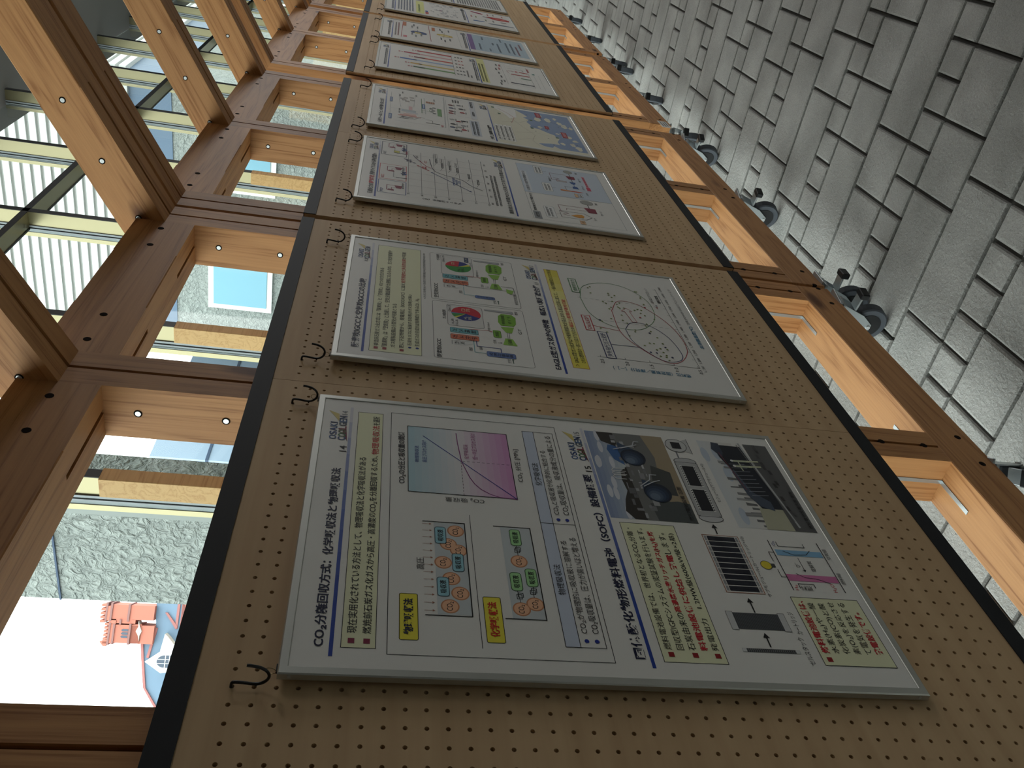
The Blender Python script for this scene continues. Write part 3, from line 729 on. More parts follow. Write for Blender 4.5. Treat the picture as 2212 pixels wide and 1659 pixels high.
def photo_tanks(s, x0, y0, x1, y1):
    """printed photograph of two dark cylindrical vessels in a plant yard"""
    W, H = x1 - x0, y1 - y0; q = lambda u, v: (x0 + u * W, y0 + v * H); rr = random.Random(3)
    P = lambda pts, c, l=2: s.P([q(*p) for p in pts], c, l)
    for k in range(8): s.R(x0, y0 + H * k * .05, x1, y0 + H * (k + 1) * .05, tuple(int(a + k * b) for a, b in zip((132, 146, 176), (8, 7, 3))), 1)
    for k in range(9): s.E(*q(rr.random() * .9 + .05, rr.random() * .22 + .04), W * .07, H * .03, (206, 208, 214), None, 1, 2)
    P([(0, .44), (0, .28), (.08, .2), (.2, .24), (.3, .30), (.42, .28), (.52, .30), (.6, .42), (.6, .5), (0, .5)], (52, 48, 44), 2)
    P([(.58, .42), (.66, .27), (.78, .22), (.84, .25), (.84, .42)], (62, 100, 152), 2); P([(.8, .42), (.88, .18), (1, .15), (1, .42)], (50, 46, 42), 2)
    P([(0, .42), (1, .36), (1, 1), (0, 1)], (112, 112, 110), 3); P([(0, .80), (.42, .74), (.72, .80), (1, .72), (1, 1), (0, 1)], (160, 144, 118), 4)
    P([(0, .55), (.18, .52), (.22, .86), (.2, 1), (0, 1)], (74, 78, 78), 4); P([(.3, .62), (.62, .70), (.55, .92), (.28, .9)], (72, 74, 72), 4)
    for k in range(34):
        u, v = rr.random() * .95, .30 + rr.random() * .30; w_, h_ = .012 + rr.random() * .06, .01 + rr.random() * .07; g = rr.randint(86, 196)
        P([(u, v), (u + w_, v), (u + w_, v + h_), (u, v + h_)], (g, g, min(255, g + 2)), 5)
    for u in (.43, .47, .5): s.L([q(u, .34), q(u, .22), q(u + .025, .19), q(u + .05, .22), q(u + .05, .36)], 1.6, (214, 214, 212), 6)
    for cx, cy, r, ex, ey in ((.30, .66, .105, .30, .5), (.70, .52, .10, .74, .36)):
        P([(cx - .09, cy - .12), (ex + .03, ey), (ex + .14, ey + .02), (cx + .10, cy + .04), (cx + .05, cy + .14)], (58, 76, 100), 7)
        for k in range(5): s.E(*q(cx - .012 * k, cy - .012 * k), W * r * (1 - .16 * k), H * r * 1.55 * (1 - .16 * k), [(24, 34, 52), (34, 48, 70), (50, 66, 90), (72, 88, 110), (96, 110, 128)][k], None, 1, 8 + k)
    for pts in (([(.36, .48), (.44, .62), (.50, .64), (.5, .72)]), ([(.36, .52), (.42, .66), (.44, .74)]), ([(.80, .40), (.84, .56), (.90, .6), (.9, .66)]), ([(.78, .30), (.86, .62)])): s.L([q(*p) for p in pts], 2, (186, 190, 194), 14)
    s.R(*q(0, 1), x1, y1 + .4, (150, 140, 120), 4); s.T(x0 + 6, y1 - 13, x0 + 92, y1 - 5, '燃料電池設備 正面', INK, .01, 15)
def photo_vessel(s, x0, y0, x1, y1):
    """printed photograph of an opened long vessel on a rail, workers beside it"""
    W, H = x1 - x0, y1 - y0; q = lambda u, v: (x0 + u * W, y0 + v * H); rr = random.Random(5)
    P = lambda pts, c, l=2: s.P([q(*p) for p in pts], c, l)
    for k in range(10): s.R(x0, y0 + H * k * .05, x1, y0 + H * (k + 1) * .05, tuple(min(255, int(a + k * b)) for a, b in zip((206, 210, 212), (1, 0, -1))), 1)
    for k in range(6): s.E(*q(rr.random() * .8 + .1, rr.random() * .3), W * .09, H * .05, (182, 192, 204), None, 1, 2)
    for k in range(26):
        u, v = .02 + rr.random() * .72, .16 + rr.random() * .2; P([(u, v), (u + .012 + rr.random() * .03, v), (u + .02, .4), (u, .4)], (96 + rr.randint(0, 60),) * 3, 3)
    P([(0, .36), (.22, .40), (.34, .62), (.3, .78), (0, .74)], (178, 176, 152), 4); P([(0, .72), (1, .66), (1, 1), (0, 1)], (92, 92, 92), 4)
    P([(.22, .44), (.36, .36), (.62, .32), (.80, .22), (.96, .20), (.96, .62), (.6, .68), (.22, .72)], (30, 34, 44), 5)
    P([(.20, .60), (.24, .44), (.36, .34), (.62, .29), (.66, .33), (.40, .42), (.30, .6)], (70, 80, 96), 6); P([(.80, .26), (.90, .16), (.99, .2), (.98, .30), (.86, .30)], (56, 64, 80), 6)
    for k in range(9): s.L([q(.36 + k * .045, .40 - k * .012), q(.37 + k * .045, .62 - k * .012)], .9, (168, 172, 178), 7)
    s.L([q(.42, .36), q(.86, .24)], 1.5, (120, 64, 74), 8)
    s.L([q(.04, .80), q(.6, .68), q(1, .60)], 4, (176, 178, 178), 8); s.L([q(.1, .78), q(.98, .56)], 1.6, (120, 120, 120), 9)
    for u in (.70, .765): 
        s.L([q(u, .40), q(u + .004, .60)], 5.5, (190, 196, 168), 9); s.L([q(u + .004, .58), q(u + .012, .74)], 4, (206, 208, 176), 9); s.E(*q(u, .37), 3.2, 3.2, (222, 224, 220), None, 1, 10); s.L([q(u - .05, .46), q(u, .45)], 2.4, (190, 196, 168), 9)
    for k in range(14): u = .06 + rr.random() * .9; v = .74 + rr.random() * .1; P([(u, v), (u + .05, v - .01), (u + .05, v + .03), (u, v + .04)], (52 + rr.randint(0, 60),) * 3, 10)
    s.R(x0, y1 - 26, x1, y1, (96, 96, 94), 3); s.T(x0 + 8, y1 - 11, x0 + 106, y1 - 4, '燃料電池設備内部 側面', INK, .01, 15)

GREEN = (120, 172, 52); DGREEN = (52, 84, 30)
def igcc(s, ox, oy, left):
    """one gasification plant flow sketch; ox, oy: offset from the left-hand sketch"""
    X = lambda v: v + ox; Y = lambda v: v + oy
    s.B(X(123), Y(236), X(144), Y(296), (210, 116, 84), (110, 56, 40), .8, 2, 3); s.T(X(127), Y(240), X(140), Y(292), 'ガス化炉', INK, 0, 5, -1)
    s.B(X(151), Y(236), X(172), Y(296), (110, 176, 184), (40, 84, 92), .8, 2, 3); s.T(X(155), Y(240), X(168), Y(292), 'ガス精製', INK, 0, 5, -1)
    s.P([(X(99), Y(238)), (X(116), Y(238)), (X(116), Y(268)), (X(120), Y(281)), (X(108), Y(281)), (X(101), Y(268))], (222, 222, 218), 2); s.L([(X(99), Y(238)), (X(116), Y(238)), (X(116), Y(268)), (X(122), Y(281))], .8, INK); s.T(X(103), Y(243), X(112), Y(265), '石炭', INK, 0, 5, -1)
    s.A(X(118), Y(284), X(125), Y(284), 1, 4, INK); s.A(X(118), Y(290), X(125), Y(290), 1, 4, (30, 44, 110))
    s.L([(X(172), Y(276)), (X(176), Y(316))], 1.2, RED); s.A(X(176), Y(316), X(172), Y(328), 1.2, 4, RED)
    s.B(X(149), Y(329), X(181), Y(346), GREEN, DGREEN, .8, 2, 4); s.T(X(154), Y(333), X(176), Y(341), '燃焼器', INK, 0)
    s.P([(X(150), Y(354)), (X(121), Y(347)), (X(121), Y(378)), (X(150), Y(370))], (140, 186, 76), 2); s.T(X(124), Y(358), X(146), Y(367), '圧縮機', INK, 0)
    s.L([(X(150), Y(360)), (X(176), Y(360))], 1, INK, 2); s.L([(X(150), Y(364)), (X(176), Y(364))], 1, INK, 2)
    s.P([(X(176), Y(358)), (X(200), Y(348)), (X(204), Y(378)), (X(176), Y(371))], (140, 186, 76), 2)
    s.P([(X(207), Y(349)), (X(221), Y(344)), (X(251), Y(346)), (X(263), Y(354)), (X(263), Y(378)), (X(251), Y(386)), (X(220), Y(384)), (X(208), Y(378))], GREEN, 2)
    s.T(X(214), Y(352), X(256), Y(360), '排熱回収', INK, 0); s.T(X(218), Y(366), X(252), Y(374), 'ボイラ', INK, 0)
    s.P([(X(270), Y(317)), (X(275), Y(317)), (X(278), Y(381)), (X(268), Y(381))], (176, 178, 180), 2); s.L([(X(270), Y(317)), (X(275), Y(317)), (X(278), Y(381)), (X(268), Y(381)), (X(270), Y(317))], .7, INK)
    s.T(X(176), Y(386), X(200), Y(393), 'GT', INK, 0); s.T(X(266), Y(386), X(282), Y(393), '煙突', INK, 0); s.T(X(122), Y(326), X(138), Y(333), '空気', INK, 0); s.A(X(126), Y(336), X(128), Y(346), .9, 4, INK)
    s.T(X(176), Y(318), X(214), Y(325), '発熱量 約10MJ/m³N' if left else '発熱量 約5MJ/m³N', INK, 0)
def p2(up, lo):
    s = up
    slide_head(s, 0, '', '酸素吹IGCCと空気吹IGCCの比較', 358); s.T(456, 41, 472, 49, '12', INK, .01)
    s.B(36, 71, 562, 175, YEL, INK, .9)
    for y in (80, 97, 131): s.R(45, y, 54, y + 8, (140, 30, 30), 4)
    for y in (151, 166): s.E(64, y, 3.4, 3.4, (30, 50, 130), None, 1, 4)
    s.T(58, 79, 428, 89, '噴流床石炭ガス化方式には「酸素吹」と「空気吹」の2つの方式がある', INK, .002)
    s.T(55, 95, 536, 106, '「酸素吹」は「空気吹」と比較して、空気分離設備が大規模になるものの、ガス化炉設備や', INK, .002)
    s.T(58, 112, 250, 122, 'ガス精製設備は小型化が可能となる', INK, .002)
    s.T(58, 129, 358, 139, '更に下記特徴から、発電用途（IGCC/IGFC）に加え', INK, .002); s.T(360, 129, 492, 139, '化学用途など多目的活用', RED, .012); s.T(494, 129, 537, 139, 'が可能', INK, .002)
    s.T(72, 146, 306, 156, '石炭をガスに転換する効率(冷ガス効率)が高い', INK, .002); s.T(72, 161, 288, 171, '生成ガスの主成分は有用成分であるCO、H₂', INK, .002)
    s.T(292, 180, 545, 187, '※冷ガス効率(%)＝生成ガス発熱量[MW]/石炭発熱量[MW]×100', (70, 70, 72), 0)
    s.B(37, 200, 291, 406, None, INK, .8, 1, 7); s.B(300, 198, 558, 405, None, INK, .8, 1, 7)
    s.T(41, 205, 115, 216, '酸素吹IGCC', INK, .006); s.T(307, 204, 382, 215, '空気吹IGCC', INK, .006)
    s.B(182, 232, 280, 311, (216, 214, 210), INK, .8, 1, 6); s.T(208, 221, 250, 229, 'ガス組成例', INK, .01)
    s.pie(243, 274, 33, [(.57, (196, 30, 50)), (.30, (34, 48, 128)), (.03, (214, 206, 80)), (.08, (56, 140, 62)), (.02, (80, 140, 190))]); s.T(252, 264, 266, 273, 'CO', YEL, 0, 6); s.T(252, 275, 268, 283, '57%', YEL, 0, 6); s.T(216, 268, 228, 276, 'H₂', YEL, 0, 6); s.T(214, 278, 230, 285, '30%', YEL, 0, 6)
    s.T(190, 240, 212, 246, 'N₂ 8%', INK, 0); s.T(184, 249, 210, 255, 'CO₂ 3%', INK, 0); s.T(246, 234, 276, 240, 'Others 2%', INK, 0)
    s.B(440, 225, 553, 303, (216, 214, 210), INK, .8, 1, 7); s.T(516, 214, 552, 222, 'ガス組成例', INK, .01)
    s.pie(492, 267, 32, [(.27, (196, 30, 50)), (.13, (34, 48, 128)), (.05, (214, 206, 80)), (.55, (44, 138, 52))]); s.T(500, 250, 514, 258, 'CO', YEL, 0, 6); s.T(466, 264, 482, 272, 'N₂', (30, 60, 30), 0, 6); s.T(464, 274, 484, 281, '55%', (30, 60, 30), 0, 6)
    s.B(524, 284, 552, 294, (40, 60, 110), INK, .6, 3); s.T(528, 286, 548, 292, 'H₂ 14%', YEL, 0, 6); s.T(510, 228, 548, 234, 'Others 1%', INK, 0); s.T(498, 296, 524, 302, 'CO₂ 4%', INK, 0)
    igcc(s, 0, 0, True); igcc(s, 268, -9, False)
    for ox, oy in ((0, 0), (264, -9)):
        s.B(65 + ox, 309 + oy, 85 + ox - (0 if ox == 0 else 6), 369 + oy - (0 if ox == 0 else 14), (98, 122, 176), (30, 44, 100), .8, 2, 4); s.T(69 + ox, 314 + oy, 81 + ox - (0 if ox == 0 else 5), 364 + oy - (0 if ox == 0 else 12), '空気分離装置', INK, 0, 5, -1)
        s.L([(76 + ox, 309 + oy), (76 + ox, 284 + oy), (118 + ox, 284 + oy)], 1.2, (70, 160, 172)); s.T(80 + ox, 272 + oy, 94 + ox, 280 + oy, '窒素', INK, 0)
        s.A(46 + ox, 362 + oy, 64 + ox, 362 + oy, 1.6, 5, (24, 70, 50)); s.T(46 + ox, 350 + oy, 62 + ox, 357 + oy, '空気', INK, 0)
    s.L([(84, 340), (102, 340), (102, 290), (118, 290)], 1.6, (34, 50, 130)); s.T(88, 294, 102, 301, '酸素', INK, 0)
    s.L([(408, 366), (408, 396), (372, 398), (372, 384)], 1.1, INK); s.P([(376, 378), (396, 378), (392, 396), (372, 390)], (140, 186, 76), 3); s.L([(386, 378), (386, 281)], 1.1, INK); s.T(318, 392, 370, 400, '抽気空気昇圧機', INK, 0)
    s = lo; o = 412
    slide_head(s, o, '', 'EAGLE型ガス化炉の特徴　幅広い炭種適合性', 442); s.T(447, 455, 458, 464, '13', INK, 0); s.T(546, 452, 558, 463, '13', GREY, 0)
    for k in range(12):
        c = tuple(int(a + (b - a) * abs(k / 11 - .5) * 2) for a, b in zip((240, 236, 190), (226, 212, 84))); s.R(58 + 40.8 * k, 489, 58 + 40.8 * (k + 1) + .2, 524, c, 1)
    s.L([(58, 489), (547, 489), (547, 524), (58, 524), (58, 489)], .8, (180, 70, 60)); s.T(66, 495, 74, 504, '＞', (150, 100, 30), .02)
    s.T(80, 495, 546, 506, 'EAGLE型ガス化炉は今後利用拡大が見込まれる低品位炭に加えて、一般の微粉炭火力で利用', INK, .002); s.T(81, 510, 238, 520, 'される瀝青炭の一部にも拡大できるため', INK, .002); s.T(240, 510, 380, 520, '幅広い炭種が適用可能', (210, 60, 60), .008)
    s.L([(118, 552), (116, 784), (510, 779)], 1, INK)
    for k in range(5): s.L([(117, 559 + k * 55.5), (125, 559 + k * 55.5)], .9, INK); s.T(92, 555 + k * 55.5, 108, 563 + k * 55.5, ('2.5', '2.0', '1.5', '1.0', '0.5')[k], INK, 0)
    for k in range(12): s.L([(117 + k * 35.4, 784 - k * .4), (117 + k * 35.4, 777 - k * .4)], .8, INK); s.T(102 + k * 36.2, 790, 127 + k * 36.2, 797, '1,%03d' % (150 + 50 * k) if k < 17 else '', INK, 0)
    s.T(70, 578, 84, 752, '燃料比（固定炭素／揮発分［－］）', (52, 116, 150), .012, 5, 1); s.T(210, 814, 318, 826, '灰溶融温度(℃)', (52, 116, 150), .02); s.T(327, 815, 520, 824, '出典 JPOWER EAGLEプロジェクトより', (90, 90, 92), 0)
    for x in (404, 294): 
        for k in range(14): s.L([(x, 556 + k * 15), (x, 565 + k * 15)], .8, (120, 120, 120))
    cr = lambda pts: [(p.x, p.y) for p in catmull([(a, b, 0) for a, b in pts + [pts[0]]], 5)]
    s.L(cr([(406, 562), (472, 580), (508, 636), (495, 697), (430, 740), (345, 738), (287, 705), (264, 665), (274, 611), (324, 572)]), 1.5, (70, 128, 70))
    s.L(cr([(352, 631), (411, 660), (398, 715), (308, 768), (205, 779), (138, 748), (129, 707), (194, 652), (253, 630)]), 1.6, (170, 34, 48))
    s.L(cr([(263, 646), (299, 668), (297, 710), (246, 746), (169, 758), (137, 740), (135, 701), (200, 654)]), 1.6, (36, 44, 100))
    pts = [(253,585),(237,597),(289,595),(293,590),(360,627),(370,633),(448,641),(438,641),(440,656),(427,646),(438,594),(475,599),(466,592),(397,618),(389,624),(404,643),(400,660),(391,652),(376,652),(371,655),(374,666),(334,652),(307,649),(294,657),(308,621),(369,692),(377,701),(374,710),(357,705),(347,713),(302,707),(292,702),(264,670),(255,668),(231,649),(266,708),(238,717),(193,676),(207,691),(207,701),(212,723),(179,701),(187,711),(186,727),(170,714),(151,703),(157,718),(149,716),(136,719),(479,722),(479,718),(450,726),(441,724),(410,725),(332,733)]
    for x, y in pts: s.P([(x - 3.2, y), (x, y - 3.2), (x + 3.2, y), (x, y + 3.2)], (120, 136, 66), 6)
    for x, y in ((164,683),(164,697),(195,725),(151,730),(257,703),(294,591),(410,758)): s.P([(x - 3.4, y), (x, y - 3.4), (x + 3.4, y), (x, y + 3.4)], (28, 34, 84), 7)
    for x, y in ((393,724),(333,698),(399,757)): s.P([(x - 3.4, y), (x, y - 3.4), (x + 3.4, y), (x, y + 3.4)], (168, 30, 50), 7)
    s.T(424, 747, 508, 756, 'EAGLEパイロット', INK, 0); s.T(426, 766, 470, 775, '運転実績', INK, .012)
    for x0, y0, x1, y1, c, t in ((432, 547, 509, 566, (70, 128, 70), '微粉炭火力'), (237, 548, 309, 568, (190, 40, 50), 'EAGLE炉'), (117, 573, 234, 594, (36, 44, 100), '海外先行ガス化炉')):
        s.B(x0, y0, x1, y1, (226, 224, 219), c, 2.2, 4); s.T(x0 + 6, y0 + 4, x1 - 6, y1 - 4, t, c, .004, 7)
    s.L([(460, 566), (450, 572)], 1.2, (70, 128, 70)); s.L([(262, 568), (250, 630)], 1.6, (170, 34, 48)); s.L([(180, 594), (182, 660)], 1.6, (36, 44, 100))
    s.P([(303, 672), (356, 664), (356, 656), (374, 671), (360, 683), (358, 676), (306, 684)], (226, 224, 219), 7); s.L([(303, 672), (356, 664), (356, 656), (374, 671), (360, 683), (358, 676), (306, 684), (303, 672)], 1.3, (180, 50, 60), 8)

MAROON = (130, 36, 60)
def cycle_icon(s, x, y, kind):
    """small plant symbol of the efficiency chart: boiler and steam turbine, with gas turbine and fuel cell as kind grows"""
    if kind > 0:
        s.L([(x, y + 20), (x - 52, y + 20)], 1.2, INK, 3); s.L([(x - 52, y + 20), (x - 52, y + 30)], 1.2, INK, 3); s.P([(x - 56, y + 28), (x - 52, y + 26), (x - 50, y + 60), (x - 56, y + 62)], INK, 3)
        s.P([(x - 22, y + 46), (x - 8, y + 40), (x - 8, y + 62), (x - 22, y + 56)], (46, 76, 130), 3); s.P([(x - 8, y + 50), (x + 8, y + 42), (x + 8, y + 60), (x - 8, y + 54)], (46, 76, 130), 3)
    s.L([(x, y + 20), (x, y), (x + 42, y), (x + 42, y + 26)], 2.2, MAROON); s.P([(x - 4, y + 2), (x + 8, y + 4), (x + 10, y + 20), (x - 4, y + 22)], MAROON, 3)
    s.P([(x + 20, y + 28), (x + 44, y + 22), (x + 44, y + 46), (x + 20, y + 42)], MAROON, 3); s.L([(x + 6, y + 14), (x + 22, y + 14), (x + 24, y + 28)], 1.6, MAROON)
    if kind > 1: s.B(x - 50, y + 18, x - 30, y + 36, (206, 200, 90), INK, .8, 4); s.R(x - 56, y + 56, x - 20, y + 62, MAROON, 4)
def p3(up, lo):
    s = up
    s.T(48, 36, 132, 52, '石炭火力の', INK, .03); s.T(135, 36, 207, 52, '高効率化', RED, .03); s.T(212, 36, 430, 52, '蒸気サイクルから複合発電へ', INK, .03)
    slide_head(s, 0, '', '', 60)
    for x0, x1, c, t, k in ((72, 182, (40, 60, 130), 'PCF', 0), (194, 334, (196, 60, 66), 'IGCC', 1), (432, 571, (30, 36, 70), 'IGFC', 2)):
        s.B(x0, 65, x1, 146, (228, 226, 222), c, 2.2, 1); s.T(x0 + 8, 71, x0 + 36, 80, t, c if k < 2 else GREY, .01, 6); cycle_icon(s, (100, 272, 516)[k], (90, 88, 87)[k], k)
        s.blur(x0 + 50, 134, x1 - 10, 141, (60, 60, 62), 5, 10)
    for y in (153, 193, 234, 273, 314, 354, 394): s.L([(102, y), (506, y)], 1.2 if y < 390 else 1.6, (96, 98, 100), 2)
    for x in (104, 165, 224, 286, 351, 411, 471): s.L([(x, 153), (x, 394)], .8, (150, 150, 150), 2); s.T(x - 9, 401, x + 9, 408, {104: '1900', 165: '1920', 224: '1940', 286: '1960', 351: '1980', 411: '2000', 471: '2020'}[x], (60, 60, 62), 0)
    for k in range(7): s.T(84, 190 + k * 40 - 40, 97, 197 + k * 40 - 40, '%d' % (70 - 10 * k), (60, 60, 62), 0)
    s.T(58, 195, 72, 309, 'プラント熱効率（％）', INK, .016, 5, 1)
    cur = lambda pts: [(p.x, p.y) for p in catmull([(a, b, 0) for a, b in pts], 6)]
    s.L(cur([(466, 168), (439, 176), (410, 190), (392, 199)]), 2.6, (60, 40, 70)); s.L(cur([(419, 188), (392, 199), (368, 211), (358, 224)]), 2.4, (176, 40, 66))
    s.L(cur([(448, 221), (392, 225), (352, 230), (324, 242), (303, 274), (295, 301), (275, 327), (238, 349), (209, 382)]), 2.4, (40, 40, 60))
    s.A(317, 223, 183, 346, 2.4, 9, (40, 60, 120)); s.A(183, 346, 317, 223, 2.4, 9, (40, 60, 120)); s.A(366, 180, 328, 219, 2.2, 8, RED); s.A(328, 219, 366, 180, 2.2, 8, RED); s.A(416, 138, 382, 176, 2.2, 8, (48, 48, 96)); s.A(382, 176, 416, 138, 2.2, 8, (48, 48, 96))
    s.T(440, 176, 466, 184, 'IGFC', INK, .008); s.T(398, 203, 424, 211, 'IGCC', RED, .004)
    for k, (x, y) in enumerate(((419, 243), (375, 262), (365, 287), (350, 310), (306, 345), (260, 372))):
        s.blur(x, y - 4, x + 46, y + 4, (70, 70, 72), 5, 8); s.L([(x - 2, y), (x - 30, y - 8)], .8, (90, 90, 92))
        if k < 4: s.B(x + 50, y - 7, x + 96, y + 4, (226, 224, 219), (90, 90, 92), .8, 4); s.blur(x + 54, y - 4, x + 92, y + 1, (90, 90, 92), 6, 7)
    for k in range(3): s.blur(222 + k * 12 - k, 290 + k * 9, 292 - k * 12, 297 + k * 9, (60, 90, 150), 5, 9); 
    for k in range(2): s.blur(340 - k * 6, 196 + k * 8, 362, 202 + k * 8, RED, 5, 8); s.blur(392 - k * 8, 146 + k * 10, 414, 152 + k * 10, (48, 48, 96), 5, 8)
    s.blur(95, 415, 376, 422, (60, 60, 62), 5, 8); s.blur(95, 427, 372, 434, (60, 60, 62), 5, 8)
    s = lo; slide_head(s, 415, '', '微粉炭火力発電(PCF)と石炭ガス化複合発電(IGCC)', 476, .014, tcol=INK)
    s.R(267, 522, 560, 809, (196, 206, 218), 1); s.L([(36, 522), (559, 521), (561, 810), (37, 808), (36, 522)], .9, GREY); s.L([(266, 522), (268, 809)], .9, GREY)
    s.B(38, 526, 100, 549, (146, 148, 150), None, 1, 2); s.T(52, 532, 88, 543, '従来型', INK, .02); s.T(104, 531, 254, 542, '微粉炭火力発電(PCF)', INK, .016); s.B(280, 528, 480, 548, (216, 220, 226), None, 1, 2); s.T(286, 531, 476, 543, '石炭ガス化複合発電(IGCC)', INK, .012)
    for x0, y0, x1, y1, tx in ((62, 565, 156, 597, 96), (474, 580, 556, 608, 500), (304, 590, 384, 620, 340)):
        s.B(x0, y0, x1, y1, (228, 228, 226), GREY, .9, 2, 6); s.blur(x0 + 8, y0 + 6, x1 - 8, y0 + 13, (90, 90, 94), 5, 9); s.blur(x0 + 8, y0 + 17, x1 - 14, y0 + 24, (90, 90, 94), 5, 9); s.L([(tx, y1), (tx + 10, y1 + 14)], .9, GREY)
    s.L([(80, 613), (80, 690), (106, 712), (133, 690), (133, 613), (80, 613)], 1.3, INK); s.P([(102, 645), (90, 668), (94, 684), (108, 688), (121, 682), (116, 664)], (214, 150, 56), 3)
    s.L([(96, 640), (108, 622), (118, 640), (128, 618), (185, 616), (186, 700)], 1.6, MAROON); s.L([(144, 638), (160, 640), (160, 704)], 1.2, MAROON); s.P([(148, 709), (189, 700), (189, 737), (148, 737)], MAROON, 3); s.L([(189, 718), (222, 718)], 2.4, INK); s.E(240, 718, 19, 21, (160, 160, 154), GREY, .8, 3)
    s.B(40, 666, 68, 682, (226, 190, 150), (150, 96, 60), 1, 3); s.T(45, 669, 63, 679, '石炭', (120, 70, 40), 0)
    s.P([(329, 648), (341, 648), (339, 716), (335, 726), (331, 716)], (200, 84, 56), 3); s.P([(332, 650), (338, 650), (337, 684), (333, 684)], (230, 170, 90), 4); s.P([(365, 694), (388, 697), (388, 712), (365, 716)], (50, 88, 150), 3); s.P([(410, 697), (432, 692), (432, 714), (410, 710)], (50, 88, 150), 3); s.L([(388, 704), (410, 704)], 2, (50, 88, 150))
    s.P([(459, 695), (491, 688), (492, 719), (460, 718)], MAROON, 3); s.L([(432, 704), (518, 704)], 2, INK); s.E(537, 703, 16, 16, (160, 160, 154), GREY, .8, 3); s.L([(432, 664), (432, 632), (500, 632), (500, 690)], 1.5, MAROON); s.L([(430, 660), (440, 646), (448, 660), (456, 640)], 1.5, MAROON); s.B(420, 648, 432, 682, (196, 190, 190), MAROON, 1, 2); s.L([(341, 670), (376, 668), (376, 694)], 1.3, INK)
    s.B(281, 690, 314, 700, (226, 190, 150), (150, 96, 60), .8, 3); s.B(286, 704, 318, 716, (216, 218, 220), INK, .8, 3); s.blur(290, 707, 314, 713, INK, 5, 8)
    for x, y, t in ((228, 745, '発電機'), (138, 747, '蒸気タービン'), (86, 716, 'ボイラ'), (524, 728, '発電機'), (444, 728, '蒸気タービン'), (366, 728, 'ガスタービン'), (312, 732, 'ガス化炉'), (408, 620, '排熱回収ボイラ')): s.T(x, y, x + 8 * len(t) * .82, y + 8, t, INK, .006)
    s.B(364, 746, 508, 756, (222, 150, 164), None, 1, 2); s.B(364, 744, 396, 758, (206, 70, 100), None, 1, 2); s.blur(400, 748, 502, 754, (170, 40, 70), 5, 9)

